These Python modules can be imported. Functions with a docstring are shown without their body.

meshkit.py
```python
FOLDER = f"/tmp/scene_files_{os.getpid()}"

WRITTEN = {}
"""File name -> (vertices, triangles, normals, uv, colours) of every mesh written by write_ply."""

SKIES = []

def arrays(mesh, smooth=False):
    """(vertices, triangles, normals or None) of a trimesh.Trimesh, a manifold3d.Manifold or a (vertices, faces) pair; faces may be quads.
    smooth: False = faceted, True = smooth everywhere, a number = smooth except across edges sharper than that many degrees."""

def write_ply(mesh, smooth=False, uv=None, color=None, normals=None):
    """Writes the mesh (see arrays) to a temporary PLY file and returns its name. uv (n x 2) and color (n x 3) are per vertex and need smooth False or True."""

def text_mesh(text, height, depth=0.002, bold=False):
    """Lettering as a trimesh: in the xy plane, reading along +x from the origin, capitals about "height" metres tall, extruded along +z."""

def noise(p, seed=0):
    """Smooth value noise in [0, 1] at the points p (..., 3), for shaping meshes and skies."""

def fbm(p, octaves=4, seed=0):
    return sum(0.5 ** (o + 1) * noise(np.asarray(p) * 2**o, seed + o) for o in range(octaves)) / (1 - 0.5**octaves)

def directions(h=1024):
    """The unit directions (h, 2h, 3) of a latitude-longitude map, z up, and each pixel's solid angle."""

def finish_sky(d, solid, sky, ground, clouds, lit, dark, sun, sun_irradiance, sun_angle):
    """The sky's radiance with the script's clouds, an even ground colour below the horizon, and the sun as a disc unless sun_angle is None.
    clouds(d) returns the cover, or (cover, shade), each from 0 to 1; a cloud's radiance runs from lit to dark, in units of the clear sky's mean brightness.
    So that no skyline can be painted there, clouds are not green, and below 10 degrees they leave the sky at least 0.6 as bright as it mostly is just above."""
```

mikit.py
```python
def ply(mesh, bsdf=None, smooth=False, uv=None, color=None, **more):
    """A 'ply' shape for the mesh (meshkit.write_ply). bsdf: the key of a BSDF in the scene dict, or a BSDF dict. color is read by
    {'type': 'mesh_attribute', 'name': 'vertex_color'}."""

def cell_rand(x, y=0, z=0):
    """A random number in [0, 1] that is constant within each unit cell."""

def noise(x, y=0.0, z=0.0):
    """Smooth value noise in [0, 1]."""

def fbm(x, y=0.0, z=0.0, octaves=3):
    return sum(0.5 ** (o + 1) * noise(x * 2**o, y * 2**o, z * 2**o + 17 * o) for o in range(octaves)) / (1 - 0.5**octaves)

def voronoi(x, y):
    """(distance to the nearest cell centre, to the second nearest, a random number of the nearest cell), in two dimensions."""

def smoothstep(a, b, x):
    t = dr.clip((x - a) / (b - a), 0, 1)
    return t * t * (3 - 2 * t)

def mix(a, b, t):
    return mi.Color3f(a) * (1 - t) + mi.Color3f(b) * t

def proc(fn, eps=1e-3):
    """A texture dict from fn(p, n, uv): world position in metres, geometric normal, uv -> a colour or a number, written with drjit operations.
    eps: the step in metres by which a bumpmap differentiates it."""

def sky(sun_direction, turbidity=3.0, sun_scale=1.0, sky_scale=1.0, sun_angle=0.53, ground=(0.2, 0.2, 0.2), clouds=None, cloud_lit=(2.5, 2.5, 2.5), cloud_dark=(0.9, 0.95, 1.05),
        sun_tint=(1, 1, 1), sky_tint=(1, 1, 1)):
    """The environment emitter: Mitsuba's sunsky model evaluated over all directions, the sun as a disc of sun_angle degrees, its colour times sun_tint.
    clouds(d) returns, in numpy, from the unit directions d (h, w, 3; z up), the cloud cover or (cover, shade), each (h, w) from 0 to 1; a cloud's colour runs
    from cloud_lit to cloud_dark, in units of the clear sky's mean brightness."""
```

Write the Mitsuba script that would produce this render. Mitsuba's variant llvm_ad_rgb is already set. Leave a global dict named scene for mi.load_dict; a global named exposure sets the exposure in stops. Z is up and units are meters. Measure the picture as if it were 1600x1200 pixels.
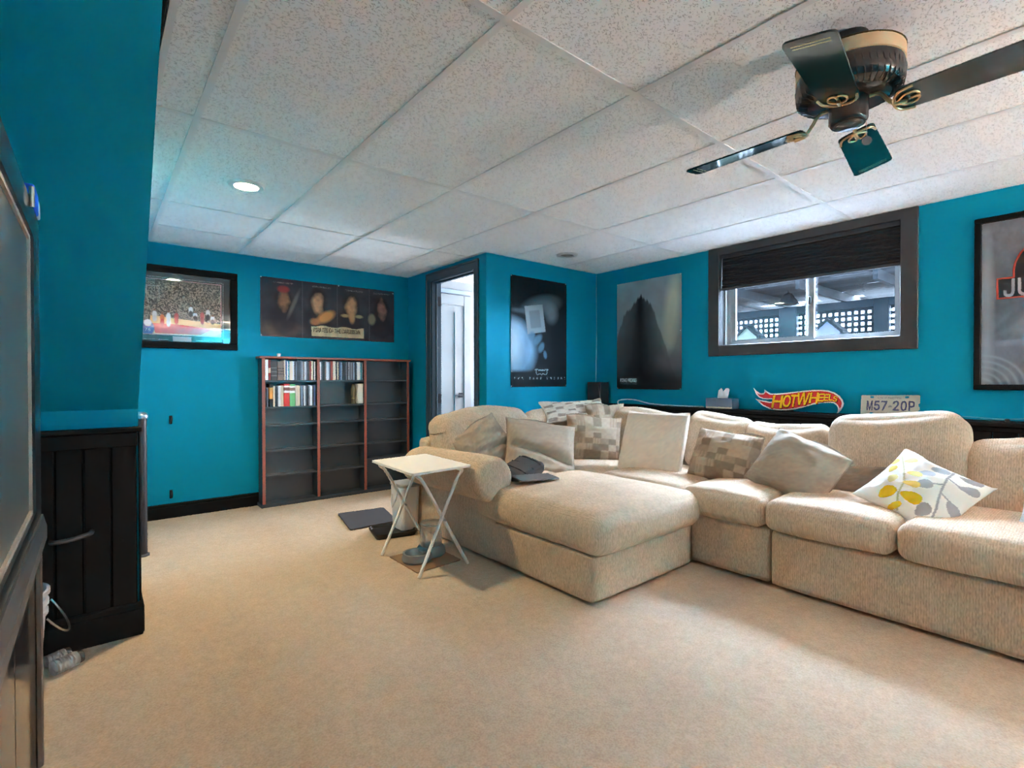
import math, random
import numpy as np, trimesh, shapely, drjit as dr, mitsuba as mi
from shapely.geometry import Polygon, box as sbox, LineString, Point
from shapely.ops import unary_union
import mikit, meshkit
from mikit import noise, fbm, voronoi, smoothstep, mix, cell_rand

T = mi.ScalarTransform4f
scene, labels, counts = {}, {}, {}
rng = np.random.default_rng(7)

# ------------------------------------------------------------------ camera, sky, lights, exposure
EYE, YAW, PITCH, ROLL, FPX = 1.0674, 0.6897, -0.0087, -0.0013, 790.0
fw = np.array([math.sin(YAW) * math.cos(PITCH), math.cos(YAW) * math.cos(PITCH), math.sin(PITCH)])
rt = np.array([math.cos(YAW), -math.sin(YAW), 0.0])
up = np.cross(rt, fw)
up = -rt * math.sin(ROLL) + up * math.cos(ROLL)
scene['camera'] = {'type': 'perspective', 'fov_axis': 'x', 'fov': math.degrees(2 * math.atan(800 / FPX)), 'near_clip': 0.05,
                   'to_world': T().look_at(origin=[0, 0, EYE], target=[float(fw[0]), float(fw[1]), EYE + float(fw[2])], up=[float(v) for v in up])}
exposure = 5.0


def overcast(d):
    n = meshkit.fbm(d * 3.0 + 5.0, 4, 3)
    return np.full(d.shape[:2], 0.97), np.clip((n - 0.35) * 1.6, 0, 1)


scene['sky'] = mikit.sky([0.4, 0.3, 0.86], turbidity=4.0, sun_scale=0.0, sky_scale=34.0, ground=(0.12, 0.12, 0.11), clouds=overcast,
                         cloud_lit=(0.92, 1.28, 1.80), cloud_dark=(0.71, 0.98, 1.38))
CAN_ON, CAN_ADDED, HALL_ADDED, TORCH_ADDED = (32, 24, 13.0), (2.2, 1.7, 1.2), (2.9, 3.3, 3.9), (148, 107, 91)  # all but the first drive added, unseen sources

# ------------------------------------------------------------------ measures of the room (metres)
CE, YB, XD, YP, XR = 2.118, 4.704, 2.4945, 3.356, 3.861     # ceiling, back wall, door wall, poster wall, window wall
XE = 0.140                                                  # right side of the stair enclosure
GX, GY = 0.323, 1.157                                       # one crossing of the ceiling grid
XL, YR = -0.66, -3.0


def C(r, g, b):
    a = np.array([r, g, b], float) / 255
    return np.where(a <= 0.04045, a / 12.92, ((a + 0.055) / 1.055) ** 2.4)


# ------------------------------------------------------------------ helpers
def numbered(name):
    n = counts.get(name, 0)
    counts[name] = n + 1
    return name if n == 0 else f'{name}_{n:03d}'


def note(key, label=None, cat=None, group=None, kind=None):
    d = labels.setdefault(key, {})
    for k, v in (('label', label), ('category', cat), ('group', group), ('kind', kind)):
        if v:
            d[k] = v


def thing(name, label, cat, group=None):
    k = numbered(name)
    note(k, label, cat, group)
    return k


def obj(name, mesh, bsdf, parent=None, label=None, cat=None, group=None, kind=None, color=None, smooth=35, to_world=None, **more):
    key = numbered(f'{parent}__{name}' if parent else name)
    if color is not None or bsdf in VC:
        m = to_trimesh(mesh)
        if smooth is not False and smooth is not True:
            m = trimesh.graph.smooth_shade(m, angle=np.radians(smooth), facet_minarea=None)
            smooth = True
        v = np.array(m.vertices)
        col = color(v) if callable(color) else np.broadcast_to(np.asarray(color if color is not None else (0.5, 0.5, 0.5), float), v.shape)
        s = mikit.ply(m, bsdf, smooth=smooth, color=col, **more)
    else:
        s = mikit.ply(mesh, bsdf, smooth=smooth, **more)
    if to_world is not None:
        s['to_world'] = to_world
    scene[key] = s
    note(key, label, cat, group, kind)
    return key


def struct(name, mesh, bsdf, **k):
    key = obj(name, mesh, bsdf, **k)
    labels[key] = {**labels.get(key, {}), 'kind': 'structure'}
    return key


def to_trimesh(mesh):
    if isinstance(mesh, trimesh.Trimesh):
        return mesh
    v, f, _ = meshkit.arrays(mesh, False)
    return trimesh.Trimesh(v, f, process=False)


def cat(*ms):
    return trimesh.util.concatenate([to_trimesh(m) for m in ms])


def bx(x0, x1, y0, y1, z0, z1):
    return trimesh.creation.box(bounds=[[min(x0, x1), min(y0, y1), min(z0, z1)], [max(x0, x1), max(y0, y1), max(z0, z1)]])


def cbox(x0, x1, y0, y1, z0, z1, c=0.003):
    """a box with chamfered edges (44 triangles)"""
    lo, hi = np.array([min(x0, x1), min(y0, y1), min(z0, z1)]), np.array([max(x0, x1), max(y0, y1), max(z0, z1)])
    c = min(c, 0.45 * (hi - lo).min())
    pts = []
    for k in range(3):
        for s in np.ndindex(2, 2, 2):
            p = np.where(np.array(s) == 1, hi, lo)
            d = np.where(np.array(s) == 1, -c, c)
            d[k] = 0
            pts.append(p + d)
    return trimesh.convex.convex_hull(np.array(pts))


def frame_of(center, n, upv=(0, 0, 1), roll=0.0):
    """4x4: local z along n, local y as near to upv as can be, turned about n by roll degrees"""
    n = np.asarray(n, float) / np.linalg.norm(n)
    x = np.cross(np.asarray(upv, float), n)
    x /= np.linalg.norm(x)
    y = np.cross(n, x)
    a = math.radians(roll)
    x, y = x * math.cos(a) + y * math.sin(a), -x * math.sin(a) + y * math.cos(a)
    m = np.eye(4)
    m[:3, 0], m[:3, 1], m[:3, 2], m[:3, 3] = x, y, n, center
    return m


def moved(mesh, m):
    k = to_trimesh(mesh).copy()
    k.apply_transform(m)
    return k


def extrude(poly, h):
    return cat(*[trimesh.creation.extrude_polygon(g, h, engine='earcut') for g in getattr(poly, 'geoms', [poly])])


def tube(pts, r, sides=10, closed=False):
    p = np.asarray(pts, float)
    n = len(p)
    t = np.roll(p, -1, 0) - np.roll(p, 1, 0) if closed else np.gradient(p, axis=0)
    t /= np.linalg.norm(t, axis=1, keepdims=True) + 1e-12
    a = np.cross(t[0], [0, 0, 1.0] if abs(t[0][2]) < 0.9 else [1.0, 0, 0])
    a /= np.linalg.norm(a)
    rad = np.broadcast_to(r, (n,))
    ang = np.arange(sides) * 2 * np.pi / sides
    rings = []
    for i in range(n):
        a = a - t[i] * (a @ t[i])
        a /= np.linalg.norm(a) + 1e-12
        b = np.cross(t[i], a)
        rings.append(p[i] + rad[i] * (np.cos(ang)[:, None] * a + np.sin(ang)[:, None] * b))
    v = np.vstack(rings)
    f = []
    for i in range(n if closed else n - 1):
        j = (i + 1) % n
        for k in range(sides):
            q = (k + 1) % sides
            f += [[i * sides + k, i * sides + q, j * sides + q], [i * sides + k, j * sides + q, j * sides + k]]
    if not closed:
        v = np.vstack([v, p[0], p[-1]])
        for k in range(sides):
            q = (k + 1) % sides
            f += [[len(v) - 2, q, k], [len(v) - 1, (n - 1) * sides + k, (n - 1) * sides + q]]
    return trimesh.Trimesh(v, np.array(f), process=False)


def smooth_path(pts, n=8):
    """Catmull-Rom through the points"""
    p = np.asarray(pts, float)
    q = np.vstack([2 * p[0] - p[1], p, 2 * p[-1] - p[-2]])
    out = []
    for i in range(1, len(q) - 2):
        for t in np.linspace(0, 1, n, endpoint=False):
            out.append(0.5 * (2 * q[i] + (q[i + 1] - q[i - 1]) * t + (2 * q[i - 1] - 5 * q[i] + 4 * q[i + 1] - q[i + 2]) * t ** 2 + (3 * q[i] - q[i - 1] - 3 * q[i + 1] + q[i + 2]) * t ** 3))
    return np.array(out + [p[-1]])


def lathe(profile, sections=40, at=(0, 0, 0)):
    m = trimesh.creation.revolve(np.asarray(profile, float), sections=sections)
    m.apply_translation(at)
    return m


def lettering(text, height, m, depth=0.0006, bold=False, width=None, parent=None, color=(0.8, 0.8, 0.8), label=None, name='lettering', bsdf='paint_matte', center=True):
    t = meshkit.text_mesh(text, height, depth, bold)
    lo, hi = t.bounds
    if width:
        t.apply_scale([width / (hi[0] - lo[0]), 1, 1])
        lo, hi = t.bounds
    if center:
        t.apply_translation([-(lo[0] + hi[0]) / 2, -height / 2, 0])
    return obj(name, moved(t, m), bsdf, parent, color=color, smooth=False, label=label)


def wall_m(x, y, z, facing):
    """frame on a wall: local x reads left to right, local y up, local z out of the wall into the room"""
    ex, n = {'-y': ((1, 0, 0), (0, -1, 0)), '-x': ((0, -1, 0), (-1, 0, 0)), '+x': ((0, 1, 0), (1, 0, 0))}[facing]
    m = np.eye(4)
    m[:3, 0], m[:3, 1], m[:3, 2], m[:3, 3] = ex, (0, 0, 1), n, (x, y, z)
    return m


# ------------------------------------------------------------------ materials
VC = {'paint_matte', 'paint_satin', 'paint_gloss', 'metal_soft', 'cloth', 'paint_semigloss', 'print_paper'}


def vc(rough, spec=0.5, **k):
    return {'type': 'twosided', 'b': {'type': 'principled', 'base_color': {'type': 'mesh_attribute', 'name': 'vertex_color'}, 'roughness': rough, 'specular': spec, **k}}


scene['paint_matte'] = vc(0.8, 0.25)
scene['paint_satin'] = vc(0.42, 0.45)
scene['paint_gloss'] = vc(0.08, 0.32, clearcoat=0.2, clearcoat_gloss=0.97)
scene['paint_semigloss'] = vc(0.27, 0.7)
scene['print_paper'] = vc(0.5, 0.12)
scene['metal_soft'] = vc(0.25, 0.5, metallic=1.0)
scene['cloth'] = vc(0.9, 0.15, sheen=0.25)


def plain(rgb, rough=0.5, spec=0.4, **k):
    return {'type': 'twosided', 'b': {'type': 'principled', 'base_color': {'type': 'rgb', 'value': [float(v) for v in rgb]}, 'roughness': rough, 'specular': spec, **k}}


TEAL = (0.002, 0.222, 0.350)
scene['teal_paint'] = plain(TEAL, 0.6, 0.08)
scene['white_wall'] = plain((0.78, 0.78, 0.78), 0.6, 0.3)
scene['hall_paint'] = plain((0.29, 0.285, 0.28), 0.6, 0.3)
scene['black_paint'] = plain((0.0040, 0.0040, 0.0040), 0.5, 0.06)
scene['door_trim_paint'] = plain((0.030, 0.056, 0.078), 0.35, 0.5)
scene['window_trim_paint'] = plain((0.026, 0.0255, 0.025), 0.45, 0.35)
scene['tee_white'] = plain((0.80, 0.805, 0.81), 0.45, 0.4)
scene['vinyl_white'] = plain((0.30, 0.30, 0.30), 0.35, 0.5)
scene['pane_glass'] = {'type': 'thindielectric', 'int_ior': 1.5}
scene['clear_plastic'] = {'type': 'blendbsdf', 'weight': 0.16, 'clear': {'type': 'thindielectric', 'int_ior': 1.45}, 'haze': {'type': 'twosided', 'b': {'type': 'diffuse', 'reflectance': {'type': 'rgb', 'value': [0.55, 0.55, 0.53]}}}}


def carpet_color(p, n, uv):
    a = fbm(p.x * 2.2, p.y * 2.2, 3.0, 3)
    b = noise(p.x * 230, p.y * 230)
    c = fbm(p.x * 34 + 7, p.y * 34, 0.5, 2)
    t = dr.clip(0.50 + 0.45 * (a - 0.5) + 0.55 * (b - 0.5) + 0.5 * (c - 0.5), 0, 1)
    return mix((0.37, 0.262, 0.172), (0.54, 0.418, 0.308), t)


def carpet_height(p, n, uv):
    return 0.6 * noise(p.x * 260, p.y * 260) + 0.5 * noise(p.x * 90 + 3, p.y * 90)


scene['carpet'] = {'type': 'twosided', 'b': {'type': 'bumpmap', 'map': mikit.proc(carpet_height), 'scale': 0.0016,
                   'nested': {'type': 'principled', 'base_color': mikit.proc(carpet_color), 'roughness': 0.95, 'specular': 0.05, 'sheen': 0.3}}}


def tile_flecks(x, y):
    out = mi.Float(0)
    for k, (ang, fx, fy, keep) in enumerate(((0.35, 52.0, 165.0, 0.26), (-0.5, 60.0, 180.0, 0.20), (1.2, 130.0, 170.0, 0.3))):
        c, s = math.cos(ang), math.sin(ang)
        wob = 0.6 * noise(x * 110 + 9 * k, y * 110)
        d, _, w = voronoi((x * c + y * s) * fx + k * 17, (-x * s + y * c) * fy + wob)
        out = dr.maximum(out, smoothstep(0.34, 0.16, d) * dr.select(w < keep, 1.0, 0.0))
    return out


def tile_color(p, n, uv):
    f = tile_flecks(p.x, p.y)
    fine = noise(p.x * 380, p.y * 380)
    return mix((0.93, 0.93, 0.93), (0.34, 0.335, 0.325), dr.clip(0.62 * f + 0.06 * fine, 0, 1))


scene['ceiling_tile'] = {'type': 'twosided', 'b': {'type': 'principled', 'base_color': mikit.proc(tile_color), 'roughness': 0.9, 'specular': 0.1}}


def chenille(along_y):
    def stripe(p, n):
        return dr.select(dr.abs(n.y) > 0.72, p.x, p.y) if along_y else dr.select(dr.abs(n.x) > 0.72, p.y, p.x)

    def height(p, n, uv):
        s = stripe(p, n)
        o = p.x + p.y - s + p.z
        return 0.5 + 0.5 * dr.sin(2 * dr.pi * (s / 0.0090 + 0.12 * noise(o * 30, s * 20))) + 0.2 * noise(s * 300, o * 120)

    def color(p, n, uv):
        s = stripe(p, n)
        o = p.x + p.y - s + p.z
        rib = 0.5 + 0.5 * dr.sin(2 * dr.pi * (s / 0.0090 + 0.12 * noise(o * 30, s * 20)))
        t = dr.clip(0.36 + 0.22 * rib + 0.55 * (noise(s * 300, o * 90) - 0.5) + 0.25 * (fbm(p.x * 9, p.y * 9, p.z * 9, 2) - 0.5), 0, 1)
        return mix((0.36, 0.258, 0.172), (0.68, 0.515, 0.365), t)

    return {'type': 'twosided', 'b': {'type': 'bumpmap', 'map': mikit.proc(height), 'scale': 0.0006,
            'nested': {'type': 'principled', 'base_color': mikit.proc(color), 'roughness': 0.92, 'specular': 0.08, 'sheen': 0.3}}}


scene['chenille_run'] = chenille(True)
scene['chenille_chaise'] = chenille(False)


def lamp_emitter(rgb):
    return {'type': 'area', 'radiance': {'type': 'rgb', 'value': [float(v) for v in rgb]}}


# ------------------------------------------------------------------ room shell
room = unary_union([sbox(XL, YR, XE + 0.027, 1.45), sbox(XE + 0.027, YR, XR, YP), sbox(XE + 0.027, YP, XD, YB)])
fl = extrude(sbox(XL - 0.1, YR - 0.1, XR + 0.15, YP + 0.1).union(sbox(XL - 0.1, YP, 5.2, 4.8)), 0.1)
fl.apply_translation([0, 0, -0.1])
struct('floor', fl, 'carpet', smooth=False, label='wall to wall beige carpet')


def wall_with_hole(lo, hi, hlo, hhi):
    import manifold3d as m3
    def mb(a, b):
        a, b = np.array(a, float), np.array(b, float)
        return m3.Manifold.cube((b - a).tolist()).translate(a.tolist())
    return mb(lo, hi) - mb(hlo, hhi)


struct('wall_back', bx(XL, XD + 0.1, YB, YB + 0.1, 0, CE + 0.1), 'teal_paint', smooth=False, label='teal back wall behind the bookcase')
struct('wall_door', wall_with_hole((XD, YP, 0), (XD + 0.1, YB, CE + 0.1), (XD - 1, 3.52, -1), (XD + 1, 4.235, 2.005)), 'teal_paint', smooth=False, label='short teal wall with the doorway')
struct('wall_poster', bx(XD + 0.001, XR + 0.14, YP, YP + 0.1, 0, CE + 0.1), 'teal_paint', smooth=False, label='teal wall in the corner behind the sofa')
WY0, WY1, WZ0, WZ1 = 0.886, 2.069, 1.333, 2.075
struct('wall_window', wall_with_hole((XR, YR, 0), (XR + 0.14, YP, CE + 0.1), (XR - 1, WY0, WZ0), (XR + 1, WY1, WZ1)), 'teal_paint', smooth=False, label='long teal wall with the basement window')
struct('wall_rear', bx(XL - 0.1, XR + 0.14, YR - 0.1, YR, 0, CE + 0.1), 'teal_paint', smooth=False, label='teal wall behind the viewer')
struct('wall_left', bx(XL - 0.1, XL, YR, YB, 0, CE + 0.1), 'teal_paint', smooth=False, label='teal wall behind the television')

# the enclosure under the stairs: upper part slopes back to the ceiling
prof = [(2.66, 0.86), (2.66, 0.945), (1.50, CE), (1.50, CE + 0.1), (YB, CE + 0.1), (YB, 0), (2.66, 0)]
m = extrude(Polygon(prof), XE - XL)
m.vertices = np.column_stack([XL + m.vertices[:, 2], m.vertices[:, 0], m.vertices[:, 1]])
struct('wall_stair', m, 'teal_paint', smooth=False, label='teal sloped underside of the stairs above the black cupboard')
struct('trim_1', cbox(XE - 0.002, XE + 0.02, 1.40, 2.62, CE - 0.02, CE - 0.001, 0.003), 'black_paint', smooth=False, label='dark strip between the sloped stair underside and the ceiling')

# ceiling: a deck above, white tees, every lay-in tile by itself
ck = struct('ceiling', bx(XL - 0.1, XR + 0.14, YR - 0.1, YB + 0.1, CE + 0.055, CE + 0.10), 'white_wall', smooth=False, label='suspended ceiling of white fissured tiles in a white grid')
xs = [GX + 0.61 * k for k in range(-2, 7)]
ys = [GY + 1.22 * k for k in range(-4, 4)]
xcuts = [XL - 0.05] + [x for x in xs if XL < x < XR] + [XR + 0.05]
ycuts = [YR - 0.05] + [y for y in ys if YR < y < YB] + [YB + 0.05]


def ceiling_piece(rect, z0, z1, name, bsdf):
    g = rect.intersection(room)
    for q in getattr(g, 'geoms', [g]):
        if q.area > 2e-4 and q.geom_type == 'Polygon':
            e = extrude(q, z1 - z0)
            e.apply_translation([0, 0, z0])
            obj(name, e, bsdf, ck, smooth=False)


for i in range(len(xcuts) - 1):
    cuts = sorted(ycuts + ([4.17] if i == 2 else []))
    for j in range(len(cuts) - 1):
        ceiling_piece(sbox(xcuts[i] + 0.004, cuts[j] + 0.004, xcuts[i + 1] - 0.004, cuts[j + 1] - 0.004), CE + 0.004, CE + 0.018, 'tile', 'ceiling_tile')
        if j:
            ceiling_piece(sbox(xcuts[i] + 0.012, cuts[j] - 0.012, xcuts[i + 1] - 0.012, cuts[j] + 0.012), CE - 0.0008, CE + 0.003, 'cross_tee', 'tee_white')
for x in xcuts[1:-1]:
    ceiling_piece(sbox(x - 0.012, YR, x + 0.012, YB), CE - 0.001, CE + 0.003, 'main_tee', 'tee_white')
ring = room.difference(room.buffer(-0.02, join_style=2))
e = extrude(ring, 0.003)
e.apply_translation([0, 0, CE - 0.0014])
obj('wall_angle', e, 'tee_white', ck, smooth=False)


def base_prof(run, n_in, z=0.11):
    """baseboard: a stepped profile along run ((x0,y0),(x1,y1)), thickness towards n_in"""
    (x0, y0), (x1, y1) = run
    p = Polygon([(0, 0), (0.016, 0), (0.016, z - 0.030), (0.011, z - 0.024), (0.011, z - 0.008), (0.005, z), (0, z)])
    L = math.hypot(x1 - x0, y1 - y0)
    e = extrude(p, L)
    v = e.vertices
    d = np.array([x1 - x0, y1 - y0]) / L
    e.vertices = np.column_stack([x0 + d[0] * v[:, 2] + n_in[0] * v[:, 0], y0 + d[1] * v[:, 2] + n_in[1] * v[:, 0], v[:, 1]])
    if np.linalg.det(np.array([[n_in[0], 0, d[0]], [n_in[1], 0, d[1]], [0, 1, 0]])) < 0:
        e.invert()
    return e


struct('baseboard_back', base_prof(((XE, YB), (XD, YB)), (0, -1)), 'black_paint', smooth=False, label='dark baseboard along the back wall')
struct('baseboard_poster', base_prof(((XD, YP), (XR, YP)), (0, -1)), 'black_paint', smooth=False, label='dark baseboard behind the sofa')

# black beadboard ledge along the window wall
k = struct('trim_2', cbox(3.695, XR, YR, YP, 0.812, 0.838, 0.004), 'black_paint', smooth=False, label='black beadboard half wall with a ledge on top below the window')
y = YP - 0.004
while y > YR + 0.1:
    obj('plank', cbox(3.732, 3.75, y - 0.0975, y, 0.0, 0.810, 0.004), 'black_paint', k, smooth=False)
    y -= 0.10
obj('moulding', cbox(3.715, 3.733, YR, YP, 0.782, 0.812, 0.006), 'black_paint', k, smooth=False)

# door in the short wall: casing, jamb, hinges
k = struct('door_1', cat(bx(XD + 0.0, XD + 0.1, 3.505, 3.53, 0, 2.01), bx(XD, XD + 0.1, 4.225, 4.25, 0, 2.01), bx(XD, XD + 0.1, 3.505, 4.25, 2.0, 2.025)), 'door_trim_paint', smooth=False, label='dark framed open doorway to the hall')


def casing(y0, y1, z0, z1):
    return cat(cbox(XD - 0.014, XD, y0, y1, z0, z1, 0.003))


w = 0.076
obj('casing', cat(cbox(XD - 0.012, XD, 3.455, 3.522, 0, 2.085, 0.003), cbox(XD - 0.018, XD, 3.455, 3.475, 0, 2.085, 0.004)), 'door_trim_paint', k, smooth=False)
obj('casing', cat(cbox(XD - 0.012, XD, 4.238, 4.32, 0, 2.085, 0.003), cbox(XD - 0.018, XD, 4.30, 4.32, 0, 2.085, 0.004)), 'door_trim_paint', k, smooth=False)
obj('head_casing', cat(cbox(XD - 0.012, XD, 3.455, 4.32, 2.004, 2.085, 0.003), cbox(XD - 0.018, XD, 3.455, 4.32, 2.065, 2.085, 0.004)), 'door_trim_paint', k, smooth=False)
obj('door_stop', cat(cbox(XD + 0.04, XD + 0.055, 3.53, 3.542, 0, 2.0), cbox(XD + 0.04, XD + 0.055, 4.213, 4.225, 0, 2.0), cbox(XD + 0.04, XD + 0.055, 3.53, 4.225, 1.988, 2.0)), 'door_trim_paint', k, smooth=False)
for z in (0.84, 1.78):
    obj('hinge', cbox(XD + 0.062, XD + 0.10, 4.219, 4.226, z, z + 0.09, 0.002), 'metal_soft', k, color=C(60, 60, 62), smooth=False)

# the hall behind it
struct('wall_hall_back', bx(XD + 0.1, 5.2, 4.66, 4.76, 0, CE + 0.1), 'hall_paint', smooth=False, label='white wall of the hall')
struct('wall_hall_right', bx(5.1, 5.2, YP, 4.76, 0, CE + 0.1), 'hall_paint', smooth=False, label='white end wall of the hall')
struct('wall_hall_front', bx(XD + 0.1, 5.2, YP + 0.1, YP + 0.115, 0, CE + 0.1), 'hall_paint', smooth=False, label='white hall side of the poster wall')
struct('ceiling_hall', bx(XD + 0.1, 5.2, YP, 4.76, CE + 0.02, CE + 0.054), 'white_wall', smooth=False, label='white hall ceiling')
# ------------------------------------------------------------------ window
win = struct('window_1', wall_with_hole((XR + 0.085, WY0, WZ0), (XR + 0.135, WY1, WZ1), (XR, WY0 + 0.03, WZ0 + 0.028), (XR + 1, WY1 - 0.055, WZ1 - 0.03)), 'vinyl_white', smooth=False, label='white vinyl sliding basement window')
gx = XR + 0.105


def sash(y0, y1, x0, wd):
    return wall_with_hole((x0, y0, WZ0 + 0.026), (x0 + 0.022, y1, WZ1 - 0.028), (x0 - 1, y0 + wd, WZ0 + 0.026 + wd * 0.6), (x0 + 1, y1 - wd, WZ1 - 0.03 - wd))


s1 = obj('sash', sash(WY0 + 0.028, 1.475, gx + 0.008, 0.032), 'vinyl_white', win, smooth=False)
s2 = obj('sash', sash(1.41, WY1 - 0.052, gx - 0.018, 0.036), 'vinyl_white', win, smooth=False)
obj('pane', bx(gx + 0.0185, gx + 0.0187, WY0 + 0.058, 1.445, WZ0 + 0.04, WZ1 - 0.055), 'pane_glass', s1, smooth=False)
obj('pane', bx(gx - 0.0075, gx - 0.0073, 1.445, WY1 - 0.085, WZ0 + 0.04, WZ1 - 0.06), 'pane_glass', s2, smooth=False)
obj('latch', cbox(gx - 0.035, gx - 0.018, 1.425, 1.443, 1.60, 1.66, 0.005), 'paint_satin', win, color=C(20, 20, 20), label='black latch')
obj('track', cbox(XR + 0.06, XR + 0.086, WY1 - 0.022, WY1 - 0.006, WZ0, WZ1, 0.002), 'vinyl_white', win, smooth=False)
obj('sill_rail', cbox(XR + 0.055, XR + 0.086, WY0, WY1, WZ0, WZ0 + 0.012, 0.002), 'vinyl_white', win, smooth=False)
k = struct('trim_3', cat(bx(XR, XR + 0.086, WY1 - 0.006, WY1, WZ0, WZ1), bx(XR, XR + 0.086, WY0, WY0 + 0.006, WZ0, WZ1), bx(XR, XR + 0.056, WY0, WY1, WZ0, WZ0 + 0.006)), 'window_trim_paint', smooth=False, label='dark grey wooden surround of the window')
for a in ((0.800, WY0 + 0.003, 1.252, CE - 0.002), (WY1 - 0.003, 2.156, 1.252, CE - 0.002)):
    obj('casing', cbox(XR - 0.018, XR, *a, 0.003), 'window_trim_paint', k, smooth=False)
obj('bottom_casing', cbox(XR - 0.0175, XR, 0.802, 2.154, 1.253, 1.337, 0.003), 'window_trim_paint', k, smooth=False)
obj('head_casing', cbox(XR - 0.0175, XR, 0.802, 2.154, WZ1 - 0.02, CE - 0.003, 0.003), 'window_trim_paint', k, smooth=False)
# pleated blind hung in the upper half
bl = thing('pleated_blind', 'black pleated blind covering the upper half of the basement window', 'blind')
n = 21
zz = np.linspace(1.795, 2.025, n)
xx = XR + 0.018 + 0.0065 * (-1) ** np.arange(n)
poly = Polygon(list(zip(xx, zz)) + list(zip(xx[::-1] + 0.004, zz[::-1])))
e = extrude(poly, 2.058 - 0.893)
e.vertices = np.column_stack([e.vertices[:, 0], 0.893 + e.vertices[:, 2], e.vertices[:, 1]])
obj('pleats', e, 'paint_matte', bl, color=(0.016, 0.016, 0.017), smooth=False)
obj('head_rail', cbox(XR + 0.003, XR + 0.036, 0.893, 2.058, 2.024, 2.06, 0.003), 'paint_satin', bl, color=(0.012, 0.012, 0.012), smooth=False)
obj('bottom_rail', cbox(XR + 0.008, XR + 0.03, 0.893, 2.058, 1.776, 1.797, 0.004), 'paint_satin', bl, color=(0.03, 0.03, 0.03), smooth=False)
obj('bead_chain', tube([(XR - 0.001, 2.045, 2.03), (XR - 0.002, 2.046, 1.95), (XR - 0.002, 2.045, 1.86)], 0.0022, 6), 'metal_soft', bl, color=C(150, 150, 150))

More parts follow.
